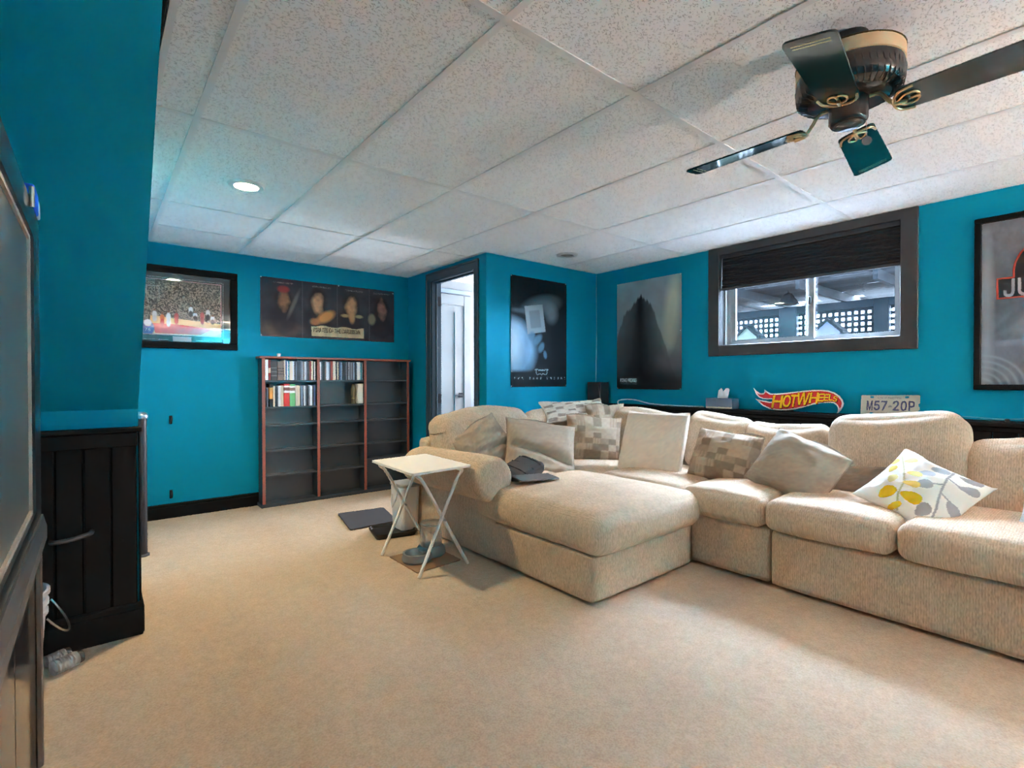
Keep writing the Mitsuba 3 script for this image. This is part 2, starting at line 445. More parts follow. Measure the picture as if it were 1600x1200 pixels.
# ------------------------------------------------------------------ outside: the covered porch seen through the window
struct('wall_house', bx(-3, XR + 0.14, -6, 9, CE + 0.12, 5.2), 'paint_matte', color=(0.25, 0.24, 0.23), smooth=False, label='upper storey of the house over the room')
struct('floor_porch', bx(XR + 0.14, 14, -6, 14, 1.10, 1.15), 'paint_matte', color=(0.10, 0.10, 0.096), smooth=False, label='grey ground of the porch outside the window')
DK = (0.018, 0.017, 0.018)
for i, (y0, y1, lab) in enumerate(((3.545, 5.0, 'dark square lattice panel seen through the left window pane'), (2.275, 3.235, 'dark square lattice panel between the two porch posts'), (0.9, 2.045, 'dark square lattice panel at the right end of the porch'))):
    L = thing('lattice_panel', lab, 'lattice')
    y = y0
    while y <= y1 + 1e-6:
        obj('upright_strip', bx(8.50, 8.508, y - 0.02, y + 0.02, 1.15, 2.075), 'paint_matte', L, color=DK, smooth=False)
        y += 0.083
    z = 1.24
    while z < 2.09:
        obj('cross_strip', bx(8.492, 8.50, y0 - 0.02, y1 + 0.02, z - 0.02, z + 0.02), 'paint_matte', L, color=DK, smooth=False)
        z += 0.083
for i, (y0, y1, lab) in enumerate(((3.26, 3.52, 'wide grey porch post left of the window mullion'), (2.07, 2.25, 'dark porch post at the right end of the middle lattice'))):
    obj('porch_post', cbox(8.42, 8.6, y0, y1, 1.15, 2.2, 0.01), 'paint_matte', color=(0.040, 0.040, 0.046) if i == 0 else (0.022, 0.022, 0.023), smooth=False, label=lab, cat='post')
obj('porch_beam', cbox(8.43, 8.56, -1, 7, 2.085, 2.198, 0.006), 'paint_matte', color=(0.026, 0.026, 0.028), smooth=False, label='long dark beam over the lattice of the porch', cat='beam')
rf = thing('porch_roof', 'dark boarded porch roof with rafters and open gaps seen through the window', 'roof')
edges = [6.80, 6.94, 6.97, 7.30, 7.62, 7.78, 7.81, 8.10, 8.29, 8.32, 8.60, 8.82, 9.06, 9.35, 9.70]
gap_rows = {1: [(1.9, 2.3)], 5: [(1.75, 2.15)], 8: [(2.55, 2.8)], 11: [(3.75, 4.0), (3.1, 3.45), (2.5, 2.9), (1.2, 1.7)]}
for r in range(len(edges) - 1):
    spans, at_ = [], -2.0
    for a, b in sorted(gap_rows.get(r, [])):
        spans.append((at_, a)); at_ = b
    spans.append((at_, 9.0))
    for a, b in spans:
        obj('board', bx(edges[r], edges[r + 1] - 0.002, a, b, 2.32, 2.34), 'paint_matte', rf, color=np.array(DK) * (0.9 + 0.3 * (r % 3)), smooth=False)
for r in range(5):
    obj('upper_board', bx(5.35 + 0.3 * r, 5.645 + 0.3 * r, -2.0, 9.0, 2.50, 2.52), 'paint_matte', rf, color=DK, smooth=False)  # unseen boards added to narrow the open sky above the window
for y in (0.2, 1.0, 1.8, 2.62, 3.4, 4.2, 5.0, 5.8):
    obj('upper_rafter', bx(5.3, 6.85, y + 0.375, y + 0.425, 2.37, 2.498), 'paint_matte', rf, color=(0.026, 0.025, 0.026), smooth=False)  # unseen rafters that go with the added sky-narrowing boards
    obj('rafter', bx(6.8, 9.7, y - 0.025, y + 0.025, 2.20, 2.318), 'paint_matte', rf, color=(0.026, 0.025, 0.026), smooth=False)
ln = thing('porch_lamp', 'round hanging porch lamp with an orange glow seen through the left pane', 'lamp')
obj('shade', lathe([(0.02, 0.16), (0.05, 0.15), (0.13, 0.02), (0.135, 0.0), (0.125, 0.002), (0.045, 0.13), (0.0, 0.14)], 24, (7.6, 3.05, 2.13)), 'paint_satin', ln, color=(0.012, 0.012, 0.013))
obj('bulb', lathe([(0.0, 0.012), (0.10, 0.012), (0.10, 0.0), (0.0, 0.0)], 24, (7.6, 3.05, 2.132)), 'paint_matte', ln, color=(0.02, 0.012, 0.006), emitter=lamp_emitter((0.030, 0.014, 0.005)))
obj('cord', tube([(7.6, 3.05, 2.29), (7.6, 3.05, 2.32)], 0.006, 6), 'paint_matte', ln, color=C(30, 30, 30))
for i, (yc, zc, lab) in enumerate(((3.88, 1.90, 'pale gabled hutch front in front of the left porch lattice'), (2.72, 1.90, 'pale lilac gabled hutch front in front of the middle porch lattice'))):
    g = thing('gabled_hutch', lab, 'hutch')
    P = Polygon([(-0.16, -0.75), (0.16, -0.75), (0.16, -0.15), (0, 0.0), (-0.16, -0.15)])
    ea = extrude(P, 0.2)
    ea.vertices = np.column_stack([8.1 + ea.vertices[:, 2], yc + ea.vertices[:, 0], zc + ea.vertices[:, 1]])
    obj('body', ea, 'paint_matte', g, color=(0.16, 0.155, 0.19) if i else (0.15, 0.17, 0.13), smooth=False)
    for s in (-1, 1):
        R = Polygon([(0, 0.0), (s * 0.2, -0.19), (s * 0.2, -0.145), (0, 0.045)])
        eb = extrude(R, 0.26)
        eb.vertices = np.column_stack([8.07 + eb.vertices[:, 2], yc + eb.vertices[:, 0], zc + eb.vertices[:, 1]])
        eb.fix_normals()
        obj('roof_slope', eb, 'paint_matte', g, color=(0.012, 0.012, 0.013), smooth=False)

# ------------------------------------------------------------------ lamps
def downlight(x, y, lit, lab):
    k = thing('ceiling_downlight', lab, 'ceiling light')
    obj('trim_ring', lathe([(0.058, -0.001), (0.060, -0.006), (0.085, -0.004), (0.092, 0.004), (0.058, 0.004)], 40, (x, y, CE)), 'paint_satin', k, color=C(225, 225, 225) if lit else C(190, 189, 188))
    d = lathe([(0.0, -0.002), (0.058, -0.002), (0.058, 0.003), (0.0, 0.003)], 40, (x, y, CE)) if lit else lathe([(0.058, 0.003), (0.045, 0.0032), (0.0, 0.0035)], 40, (x, y, CE))
    if lit is not None and lit is not False:
        obj('lens', d, 'paint_matte', k, color=(0.8, 0.8, 0.8), emitter=lamp_emitter(lit))
    else:
        obj('lens', d, 'paint_satin', k, color=C(140, 138, 135))


downlight(0.640, 3.037, CAN_ON, 'lit round downlight in the ceiling tile left of the room')
downlight(3.087, 3.009, None, 'unlit round downlight in the ceiling near the corner poster')
downlight(3.09, 0.0, CAN_ADDED, 'added unseen downlight in the ceiling above the right end of the sofa')  # added out of view to supply room light
downlight(1.86, -1.0, CAN_ADDED, 'added unseen downlight in the ceiling behind the viewer')  # second added downlight, also out of view
k = struct('window_2', cat(*[cbox(5.075, 5.10, *q, 0.004) for q in ((3.60, 3.66, 0.72, 2.02), (4.54, 4.60, 0.72, 2.02), (3.66, 4.54, 0.72, 0.79), (3.66, 4.54, 1.95, 2.02), (3.66, 4.54, 1.36, 1.40))]), 'vinyl_white', smooth=False, label='white framed hall window of frosted glass, out of sight past the doorway')  # unseen window added to send light through the doorway
for z0, z1 in ((0.79, 1.36), (1.40, 1.95)):
    obj('frosted_pane', bx(5.085, 5.095, 3.66, 4.54, z0, z1), 'paint_matte', k, color=(0.8, 0.8, 0.8), smooth=False, emitter=lamp_emitter(HALL_ADDED))  # panes emit by themselves in place of daylight
k = thing('floor_lamp', 'added black floor lamp behind the viewer, out of sight, brightening the ceiling', 'lamp')  # unseen lamp added to brighten the ceiling
lx, ly = 2.5, -2.3
obj('base', lathe([(0, 0), (0.15, 0), (0.15, 0.012), (0.03, 0.03), (0.012, 0.05), (0, 0.05)], 32, (lx, ly, 0)), 'paint_satin', k, color=(0.02, 0.02, 0.02))
obj('pole', tube([(lx, ly, 0.04), (lx, ly, 1.50)], 0.012, 12), 'paint_satin', k, color=(0.02, 0.02, 0.02))
obj('bowl', lathe([(0.012, 1.48), (0.09, 1.51), (0.16, 1.57), (0.19, 1.62), (0.186, 1.62), (0.155, 1.575), (0.085, 1.52), (0.0, 1.50)], 40, (lx, ly, 0)), 'paint_satin', k, color=(0.35, 0.35, 0.35))
obj('bulb_plate', lathe([(0.0, 1.590), (0.13, 1.590), (0.13, 1.600), (0.0, 1.600)], 32, (lx, ly, 0)), 'paint_matte', k, color=(0.8, 0.8, 0.8), emitter=lamp_emitter(TORCH_ADDED))

# ------------------------------------------------------------------ soft shapes
def surface_cube(n):
    g = np.linspace(-1, 1, n + 1)
    a, b = np.meshgrid(g, g, indexing='ij')
    a, b = a.ravel(), b.ravel()
    i, j = np.meshgrid(np.arange(n), np.arange(n), indexing='ij')
    q = np.stack([i * (n + 1) + j, (i + 1) * (n + 1) + j, (i + 1) * (n + 1) + j + 1, i * (n + 1) + j + 1], -1).reshape(-1, 4)
    V, F = [], []
    for k in range(3):
        for s in (-1, 1):
            p = np.zeros((len(a), 3))
            p[:, k], p[:, (k + 1) % 3], p[:, (k + 2) % 3] = s, a, b
            F.append((q if s > 0 else q[:, ::-1]) + len(a) * len(V))
            V.append(p)
    v, f = np.vstack(V), np.vstack(F)
    f = np.vstack([f[:, [0, 1, 2]], f[:, [0, 2, 3]]])
    m = trimesh.Trimesh(v, f, process=False)
    m.merge_vertices()
    return np.array(m.vertices), np.array(m.faces)


def soft_box(size, r, n=22, puff=(0, 0, 0), wr=0.0, wscale=6.0, seed=0, shape=None):
    """a rounded, stuffed box centred on the origin; puff swells each pair of sides at the middle; wr wrinkles it"""
    v, f = surface_cube(n)
    s = np.sign(v) * np.abs(v) ** 0.8
    h = np.array(size, float) / 2
    q = s * h
    inner = np.clip(q, -(h - r), h - r)
    d = q - inner
    L = np.linalg.norm(d, axis=1, keepdims=True)
    q = inner + np.where(L > 1e-9, d / np.maximum(L, 1e-9) * np.minimum(r, L if r is None else r), 0)
    for k in range(3):
        a, b = (k + 1) % 3, (k + 2) % 3
        q[:, k] += puff[k] * s[:, k] * (1 - s[:, a] ** 2) * (1 - s[:, b] ** 2)
    if shape:
        q = shape(q, s)
    m = trimesh.Trimesh(q, f, process=False)
    if wr:
        nrm = np.array(m.vertex_normals)
        m.vertices = q + nrm * (wr * (meshkit.fbm(q * wscale + seed * 7.3, 3, seed) - 0.5) * 2)[:, None]
    return m


def box_at(x0, x1, y0, y1, z0, z1, r, m=None, **k):
    b = soft_box((x1 - x0, y1 - y0, z1 - z0), r, **k)
    b.apply_translation([(x0 + x1) / 2, (y0 + y1) / 2, (z0 + z1) / 2])
    return moved(b, m) if m is not None else b


def pillow(w, h, t, n=34, wr=0.012, seed=0, fold=0.0, pinch=0.07, square=0.42):
    """a scatter cushion in its own frame (x right, y up, z front) with uv in [-1,1]: (mesh, uv)"""
    g = np.sin(np.linspace(-1, 1, n + 1) * np.pi / 2)
    u, v = np.meshgrid(g, g, indexing='ij')
    u, v = u.ravel(), v.ravel()
    prof = np.clip((1 - u ** 2) * (1 - v ** 2), 0, 1) ** square
    x = w / 2 * u * (1 - pinch * (1 - v ** 2))
    y = h / 2 * v * (1 - pinch * (1 - u ** 2))
    P = np.stack([x, y, 0 * x], -1)
    edge = np.clip((1 - np.maximum(np.abs(u), np.abs(v))) * 5, 0, 1)
    def side(s):
        nz = meshkit.fbm(np.stack([u * 2.3 + seed * 3.1, v * 2.3 + s, 0 * u + seed], -1), 3, seed) - 0.5
        fine = meshkit.fbm(np.stack([u * 1.2 + v * 3.5 + seed, v * 1.5 - u * 2 + s, 0 * u], -1), 2, seed + 5) - 0.5
        z = s * t / 2 * prof + (2 * wr * nz + 2.2 * wr * fine) * edge * s
        if fold:
            z = z - s * fold * np.exp(-((v + 0.25 + 0.25 * u) / 0.10) ** 2) * edge * (s > 0)
        return np.stack([x, y, z], -1)
    A, B = side(1), side(-1)
    rim = np.maximum(np.abs(u), np.abs(v)) > 1 - 1e-9
    sag = 0.02 * np.sin(3 * u + seed) * (np.abs(v) > 1 - 1e-9)
    A[:, 1] += sag; B[:, 1] += sag
    i, j = np.meshgrid(np.arange(n), np.arange(n), indexing='ij')
    q = np.stack([i * (n + 1) + j, (i + 1) * (n + 1) + j, (i + 1) * (n + 1) + j + 1, i * (n + 1) + j + 1], -1).reshape(-1, 4)
    tri = np.vstack([q[:, [0, 1, 2]], q[:, [0, 2, 3]]])
    m = trimesh.Trimesh(np.vstack([A, B]), np.vstack([tri, tri[:, ::-1] + len(A)]), process=False)
    uv = np.vstack([np.stack([u, v], -1)] * 2)
    loop = np.concatenate([np.arange(n + 1) * (n + 1), n * (n + 1) + np.arange(1, n + 1), np.arange(n - 1, -1, -1) * (n + 1) + n, np.arange(n - 1, 0, -1)])
    return m, uv, A[loop]


def add_pillow(label, group, center, normal, roll, w, h, t, paint, upv=(0, 0, 1), name='throw_pillow', cat_='pillow', piping=None, **k):
    m, uv, loop = pillow(w, h, t, **k)
    M = frame_of(center, normal, upv, roll)
    side = np.repeat([1, -1], len(uv) // 2)
    col = paint(uv[:, 0], uv[:, 1], side)
    mm = moved(m, M)
    key = numbered(name)
    scene[key] = mikit.ply(mm, 'cloth', smooth=True, color=col)
    note(key, label, cat_, group)
    if piping is not None:
        lw = loop @ M[:3, :3].T + M[:3, 3]
        obj('piping', tube(lw[::2], 0.0045, 6, closed=True), 'cloth', key, color=piping)
    return key


def weave(base, amp=0.12, f=60):
    def fn(u, v, s):
        a = meshkit.noise(np.stack([u * f, v * f, 0 * u], -1), 3) - 0.5
        return np.clip(np.asarray(base)[None] * (1 + amp * 2 * a[:, None]), 0, 1)
    return fn


def hit(a, b, c):
    return np.clip((a - b) / c + 0.5, 0, 1)


# ------------------------------------------------------------------ sectional sofa
sofa = thing('sectional_sofa', 'large beige ribbed corner sofa with a chaise and loose back cushions', 'sofa')
CR, CCH = 'chenille_run', 'chenille_chaise'
# bases
obj('base', cat(box_at(2.655, 3.66, -0.30, 1.148, 0.015, 0.30, 0.02, n=8), ), CR, sofa, smooth=True, label='long base of the right section')
obj('base', box_at(2.665, 3.66, 1.158, 2.35, 0.015, 0.315, 0.02, n=8), CR, sofa, smooth=True)
obj('chaise_base', box_at(1.778, 2.642, 1.568, 2.66, 0.012, 0.245, 0.022, n=10), CCH, sofa, smooth=True)
obj('base', box_at(1.782, 3.66, 2.62, 3.27, 0.015, 0.31, 0.02, n=8), CCH, sofa, smooth=True)
# rolled arm at the left end
ang = np.linspace(0, 2 * np.pi, 40, endpoint=False)
rx = np.where(np.cos(ang) > 0, 0.135, 0.145)
sec = [(1.775 + a * math.cos(t), 0.482 + (0.138 if math.sin(t) > 0 else 0.125) * math.sin(t)) for a, t in zip(rx, ang)]
roll = Polygon(sec)
post = Polygon([(1.770, 0.02), (1.95, 0.02), (1.95, 0.5), (1.775, 0.5)])
armp = np.array(roll.exterior.coords)[:-1]


def arm_mesh():
    ys_ = [2.292, 2.297, 2.31, 2.335, 2.5, 2.7, 2.9, 3.05, 3.15, 3.20, 3.225, 3.235]
    sc = [0.55, 0.80, 0.93, 1.0, 1.01, 1.0, 1.0, 1.0, 0.98, 0.9, 0.75, 0.4]
    c0 = np.array([1.775, 0.482])
    V, F = [], []
    n = len(armp)
    for y_, s_ in zip(ys_, sc):
        drop = 0.05 * max(0, (y_ - 2.5)) * 0.6
        q = c0 + (armp - c0) * s_
        V.append(np.column_stack([q[:, 0], np.full(n, y_), q[:, 1] - drop]))
    V = np.vstack(V + [np.array([[c0[0], 2.290, c0[1]], [c0[0], 3.237, c0[1] - 0.02]])])
    for a in range(len(ys_) - 1):
        for b in range(n):
            c = (b + 1) % n
            F += [[a * n + b, (a + 1) * n + b, (a + 1) * n + c], [a * n + b, (a + 1) * n + c, a * n + c]]
    for b in range(n):
        c = (b + 1) % n
        F += [[len(V) - 2, b, c], [len(V) - 1, (len(ys_) - 1) * n + c, (len(ys_) - 1) * n + b]]
    m = trimesh.Trimesh(V, np.array(F), process=False)
    m.fix_normals()
    nn = np.array(m.vertex_normals)
    m.vertices = np.array(m.vertices) + nn * (0.006 * (meshkit.fbm(np.array(m.vertices) * 9, 2) - 0.5))[:, None]
    return m


arm = obj('arm', arm_mesh(), CCH, sofa, smooth=True, label='rolled arm at the left end')
obj('arm_panel', box_at(1.774, 1.93, 2.31, 3.26, 0.012, 0.44, 0.02, n=10), CCH, sofa, smooth=True)
obj('arm', box_at(2.70, 3.66, -0.56, -0.31, 0.012, 0.60, 0.09, n=14), CR, sofa, smooth=True)
# back frames
obj('back_frame', box_at(1.80, 3.66, 3.10, 3.27, 0.30, 0.66, 0.05, n=14, puff=(0, 0, 0.01)), CCH, sofa, smooth=True)
obj('back_frame', box_at(3.50, 3.68, -0.30, 3.20, 0.30, 0.70, 0.05, n=14), CR, sofa, smooth=True)
# seats
obj('chaise_cushion', box_at(1.755, 2.665, 1.515, 2.50, 0.235, 0.435, 0.075, n=34, puff=(0.012, 0.015, 0.030), wr=0.006, wscale=4), CCH, sofa, smooth=True, label='deep chaise cushion')
obj('seat_cushion', box_at(1.92, 2.62, 2.49, 3.12, 0.30, 0.435, 0.06, n=24, puff=(0.01, 0.01, 0.02), wr=0.006, wscale=4, seed=2), CCH, sofa, smooth=True)
obj('seat_cushion', box_at(2.62, 3.35, 2.26, 3.12, 0.30, 0.440, 0.06, n=24, puff=(0.01, 0.01, 0.02), wr=0.006, wscale=4, seed=3), CR, sofa, smooth=True)
for i, (y0, y1) in enumerate(((1.635, 2.255), (1.172, 1.63), (0.622, 1.168), (-0.04, 0.616))):
    obj('seat_cushion', box_at(2.605, 3.33, y0, y1, 0.30, 0.458 - 0.01 * (i == 0), 0.05, n=30, puff=(0.014, 0.006, 0.020), wr=0.006, wscale=5, seed=4 + i), CR, sofa, smooth=True)
obj('seat_cushion', box_at(2.605, 3.33, -0.31, -0.045, 0.30, 0.455, 0.062, n=16), CR, sofa, smooth=True)
# loose back cushions
def back_cushion(center, normal, w, h, t, bsdf, roll=0, seed=0, r=0.085, puff=(0.012, 0.02, 0.03), wr=0.014):
    def slump(q, s):
        q = q.copy()
        q[:, 1] += 0.018 * np.sin(2.4 * s[:, 0] + seed) * (s[:, 1] > 0.3)
        q[:, 2] += 0.02 * (s[:, 1] < 0) * (-s[:, 1])
        return q
    return obj('back_cushion', moved(soft_box((w, h, t), r, n=30, puff=puff, wr=wr, wscale=5, seed=seed, shape=slump), frame_of(center, normal, (0, 0, 1), roll)), bsdf, sofa, smooth=True)


back_cushion((2.235, 3.06, 0.640), (0.0, -1, 0.17), 0.84, 0.39, 0.21, CCH, 0, 1)
back_cushion((3.00, 3.09, 0.625), (-0.05, -1, 0.2), 0.62, 0.34, 0.18, CCH, 0, 2)
back_cushion((3.36, 2.40, 0.625), (-1, 0, 0.17), 0.64, 0.40, 0.19, CR, 0, 3)
back_cushion((3.37, 1.80, 0.620), (-1, 0, 0.17), 0.46, 0.39, 0.19, CR, 0, 4)
back_cushion((3.37, 1.36, 0.600), (-1, 0, 0.2), 0.52, 0.37, 0.18, CR, 0, 5)
back_cushion((3.33, 0.785, 0.650), (-1, 0, 0.16), 0.60, 0.44, 0.22, CR, 1.5, 6)
back_cushion((3.34, 0.185, 0.590), (-1, 0, 0.26), 0.66, 0.37, 0.20, CR, 0, 7)

# ------------------------------------------------------------------ pillows
TAUPE, TAUPE2 = np.array((0.345, 0.262, 0.188)), np.array((0.35, 0.272, 0.20))


def squares(u, v, s):
    a = np.abs(u) * 0 + 1
    gx_, gy_ = np.floor(u * 3.3 + 50.3), np.floor(v * 3.6 + 50.1)
    r = np.abs(np.sin(gx_ * 12.9898 + gy_ * 78.233) * 43758.5453) % 1
    fx, fy = (u * 3.3 + 50.3) % 1, (v * 3.6 + 50.1) % 1
    small = np.where(((fx * 3).astype(int) + (fy * 2).astype(int)) % 2 == 0, 1.0, 0.82)
    base = np.where((r < 0.33)[:, None], (0.28, 0.195, 0.125), np.where((r < 0.66)[:, None], (0.47, 0.355, 0.245), (0.37, 0.265, 0.175)))
    pale_stripe = (r > 0.8) * (((fx * 6).astype(int) % 2) == 0)  # paler stripes across some of the squares
    return np.clip(0.80 * base * np.where(pale_stripe, 1.25, 1.0)[:, None] * np.where(small < 1, 0.94, 1.0)[:, None], 0, 1)


def patches(u, v, s):
    gx_, gy_ = np.floor(u * 3.0 + 50), np.floor(v * 3.0 + 50)
    fx, fy = (u * 3.0) % 1, (v * 3.0) % 1
    on = ((gx_ + gy_) % 2 == 0) & (np.abs(fx - 0.5) < 0.40) & (np.abs(fy - 0.5) < 0.38)
    n = meshkit.noise(np.stack([u * 25, v * 25, 0 * u], -1), 9)
    return np.where(on[:, None], np.array((0.25, 0.19, 0.14)), np.array((0.50, 0.415, 0.32))) * (0.85 + 0.3 * n[:, None])


def seg_d(u, v, a, b):
    a, b = np.array(a, float), np.array(b, float)
    p = np.stack([u, v], -1) - a
    t = np.clip(p @ (b - a) / ((b - a) @ (b - a)), 0, 1)
    return np.linalg.norm(p - t[:, None] * (b - a), axis=1)


def leaves(u, v, s):
    col = np.tile(np.array((0.80, 0.765, 0.69)), (len(u), 1))
    GR, YE, PA, DKG = np.array((0.33, 0.315, 0.31)), np.array((0.66, 0.43, 0.02)), np.array((0.66, 0.56, 0.22)), np.array((0.42, 0.43, 0.44))
    def stem(pts, wd, c):
        for a, b in zip(pts[:-1], pts[1:]):
            col[seg_d(u, v, a, b) < wd] = c
    def leaf(c, ang, L, W, colr):
        a = math.radians(ang)
        x = (u - c[0]) * math.cos(a) + (v - c[1]) * math.sin(a)
        y = -(u - c[0]) * math.sin(a) + (v - c[1]) * math.cos(a)
        col[(x / L) ** 2 + (y / (W * (1 + 0.35 * x / L))) ** 2 < 1] = colr
    stem([(0.25, 0.95), (0.3, 0.55), (0.42, 0.1), (0.62, -0.45), (0.7, -0.95)], 0.025, GR)
    stem([(0.3, 0.55), (0.62, 0.45)], 0.022, GR); stem([(0.36, 0.3), (0.16, 0.12)], 0.022, GR); stem([(0.45, 0.0), (0.78, -0.1)], 0.022, GR)
    leaf((0.78, 0.50), 20, 0.20, 0.13, GR); leaf((0.06, 0.0), 60, 0.20, 0.14, GR); leaf((0.86, -0.2), -30, 0.20, 0.13, GR); leaf((0.42, -0.66), 70, 0.20, 0.14, GR); leaf((0.05, 0.72), 15, 0.20, 0.11, DKG); leaf((-0.1, 0.42), 35, 0.19, 0.11, DKG); leaf((0.62, 0.86), 10, 0.22, 0.10, GR)
    stem([(-0.9, 0.7), (-0.55, 0.2), (-0.3, -0.2), (-0.2, -0.6), (0.0, -0.95)], 0.022, np.array((0.45, 0.41, 0.25)))
    for c, a, L, W, k in (((-0.62, 0.62), 50, 0.17, 0.10, PA), ((-0.28, 0.20), 30, 0.17, 0.10, PA), ((-0.14, -0.16), 15, 0.19, 0.11, YE * 0.9 + 0.08), ((0.06, -0.52), 5, 0.25, 0.15, YE), ((-0.42, -0.66), 80, 0.22, 0.15, YE), ((-0.58, -0.22), 100, 0.16, 0.10, PA), ((-0.80, 0.12), 95, 0.15, 0.09, np.array((0.55, 0.40, 0.06))), ((-0.92, 0.42), 95, 0.14, 0.09, np.array((0.52, 0.33, 0.06))), ((-0.1, -0.90), 60, 0.16, 0.08, YE)):
        leaf(c, a, L, W, k)
    return np.where((s > 0)[:, None], col, np.array((0.72, 0.66, 0.55)))


PG = 'scatter pillows on the sofa'
add_pillow('creased plain taupe pillow slouched against the far left back cushion beside the arm', PG, (2.11, 2.86, 0.605), (-0.35, -0.9, 0.45), 32, 0.39, 0.34, 0.15, weave(TAUPE), seed=1, wr=0.024, fold=0.045, piping=TAUPE * 0.8)
add_pillow('plain taupe pillow behind the dark bag, left of the checked corner pillow', PG, (2.44, 2.64, 0.575), (-0.35, -0.85, 0.42), -10, 0.53, 0.41, 0.17, weave(TAUPE), seed=2, wr=0.016, fold=0.055, piping=TAUPE * 0.8)
add_pillow('brown checked pillow standing in the sofa corner, left of the cream pillow', PG, (2.98, 2.62, 0.610), (-0.62, -0.78, 0.22), -4, 0.43, 0.35, 0.16, squares, seed=3, n=60, wr=0.008, piping=np.array((0.30, 0.22, 0.15)))
add_pillow('brown checked pillow mostly hidden behind the corner pillow, its top corner showing', PG, (3.26, 2.73, 0.685), (-0.62, -0.78, 0.15), 3, 0.32, 0.36, 0.12, squares, seed=9, n=60, wr=0.008, piping=np.array((0.30, 0.22, 0.15)))
add_pillow('thin cream and grey patch-patterned pillow lying on top of the corner back cushion', PG, (3.10, 2.93, 0.805), (-0.30, -0.55, 0.78), 5, 0.56, 0.24, 0.07, patches, seed=4, n=60, wr=0.016, piping=np.array((0.5, 0.43, 0.35)))
add_pillow('cream white fleece pillow standing upright against the back cushion', None, (2.985, 2.085, 0.622), (-0.93, -0.10, 0.36), 0, 0.465, 0.43, 0.10, weave((0.74, 0.605, 0.48), 0.08, 90), seed=5, wr=0.004, pinch=0.0, square=0.22)
add_pillow('rounded brown checked pillow on the seat to the right of the cream pillow', PG, (3.05, 1.60, 0.575), (-0.93, -0.12, 0.42), -6, 0.40, 0.33, 0.19, squares, seed=6, n=60, wr=0.014, pinch=0.03, square=0.36, piping=np.array((0.30, 0.22, 0.15)))
add_pillow('large plain taupe pillow tilted on its corner in front of the middle of the sofa', PG, (2.99, 1.15, 0.578), (-0.86, -0.1, 0.52), -24, 0.41, 0.34, 0.17, weave(TAUPE2), seed=7, wr=0.016, pinch=0.03, square=0.36, piping=TAUPE * 0.85)
add_pillow('flattened dark brown pillow half hidden behind the large tilted taupe pillow', PG, (3.13, 0.93, 0.505), (-0.85, 0.0, 0.6), 5, 0.38, 0.22, 0.10, weave((0.24, 0.175, 0.12)), seed=8, wr=0.014)
add_pillow('white pillow printed with grey and mustard yellow leaves', None, (2.95, 0.60, 0.545), (-0.62, -0.16, 0.77), -33, 0.38, 0.38, 0.12, leaves, seed=10, n=150, wr=0.007, fold=0.0, pinch=0.10)
add_pillow('fluffy pale grey pillow at the right edge of the picture', None, (2.97, 0.155, 0.535), (-0.9, 0.1, 0.45), 0, 0.24, 0.16, 0.09, weave((0.60, 0.59, 0.60), 0.3, 70), seed=11, n=50, wr=0.012)

bag = thing('padded_bag', 'dark grey quilted bag lying on the chaise inside the rolled arm', 'bag')
M = frame_of((2.08, 2.42, 0.498), (-0.22, -0.25, 0.94), (0, 1, 0), 8) @ np.diag([0.66, 0.70, 0.72, 1.0])
b = moved(soft_box((0.36, 0.27, 0.105), 0.04, n=26, puff=(0.01, 0.01, 0.02), wr=0.012, wscale=14, seed=3), M)
obj('body', b, 'cloth', bag, color=(0.045, 0.043, 0.042), smooth=True)
for s in (-0.11, 0.0, 0.11):
    obj('seam', moved(tube([(s, -0.125, 0.05), (s, -0.06, 0.066), (s, 0.06, 0.066), (s, 0.125, 0.05)], 0.004, 6), M), 'cloth', bag, color=(0.02, 0.02, 0.02))
obj('handle', moved(tube(smooth_path([(-0.16, 0.05, 0.02), (-0.20, 0.03, 0.05), (-0.215, -0.02, 0.045), (-0.20, -0.07, 0.03), (-0.17, -0.08, 0.015)]), 0.008, 8), M), 'cloth', bag, color=(0.02, 0.02, 0.02))
obj('tablet', moved(soft_box((0.26, 0.14, 0.012), 0.005, n=8), frame_of((2.03, 2.245, 0.482), (0.02, -0.05, 1), (0, 1, 0), -12)), 'paint_satin', smooth=True, color=C(84, 82, 80), label='thin grey closed tablet lying flat on the chaise in front of the bag', cat='tablet')
# ------------------------------------------------------------------ bookcase and its contents
bc = thing('bookcase', 'low wide black bookcase with cherry coloured edges, three columns of shelves', 'bookcase')
BK_SHEEN, CH = (0.038, 0.045, 0.051), C(150, 82, 62)  # black lifted and blued to carry the sheen of hall light
FY, BY = 4.552, 4.686
obj('top', cbox(1.050, 2.440, FY - 0.006, BY, 1.248, 1.266, 0.003), 'paint_satin', bc, color=CH, smooth=False, label='cherry coloured top board')
obj('back_panel', bx(1.07, 2.42, BY - 0.006, BY, 0.03, 1.248), 'paint_semigloss', bc, color=BK_SHEEN, smooth=False)
obj('base', cbox(1.056, 2.432, FY - 0.004, BY, 0.0, 0.030, 0.003), 'paint_satin', bc, color=BK_SHEEN, smooth=False)
DIV = ((1.068, 1.092), (1.518, 1.542), (1.953, 1.977), (2.398, 2.422))
for x0, x1 in DIV:
    u = obj('upright', bx(x0, x1, FY + 0.003, BY - 0.006, 0.03, 1.248), 'paint_satin', bc, color=BK_SHEEN, smooth=False)
    obj('edge_strip', cbox(x0 - 0.0005, x1 + 0.0005, FY - 0.001, FY + 0.004, 0.03, 1.248, 0.001), 'paint_satin', u, color=CH, smooth=False, label='cherry coloured front edge')
SH = ((1.057, 0.833, 0.682, 0.467, 0.255), (1.057, 0.836, 0.684, 0.467, 0.250), (1.057, 0.838, 0.682, 0.460, 0.312))
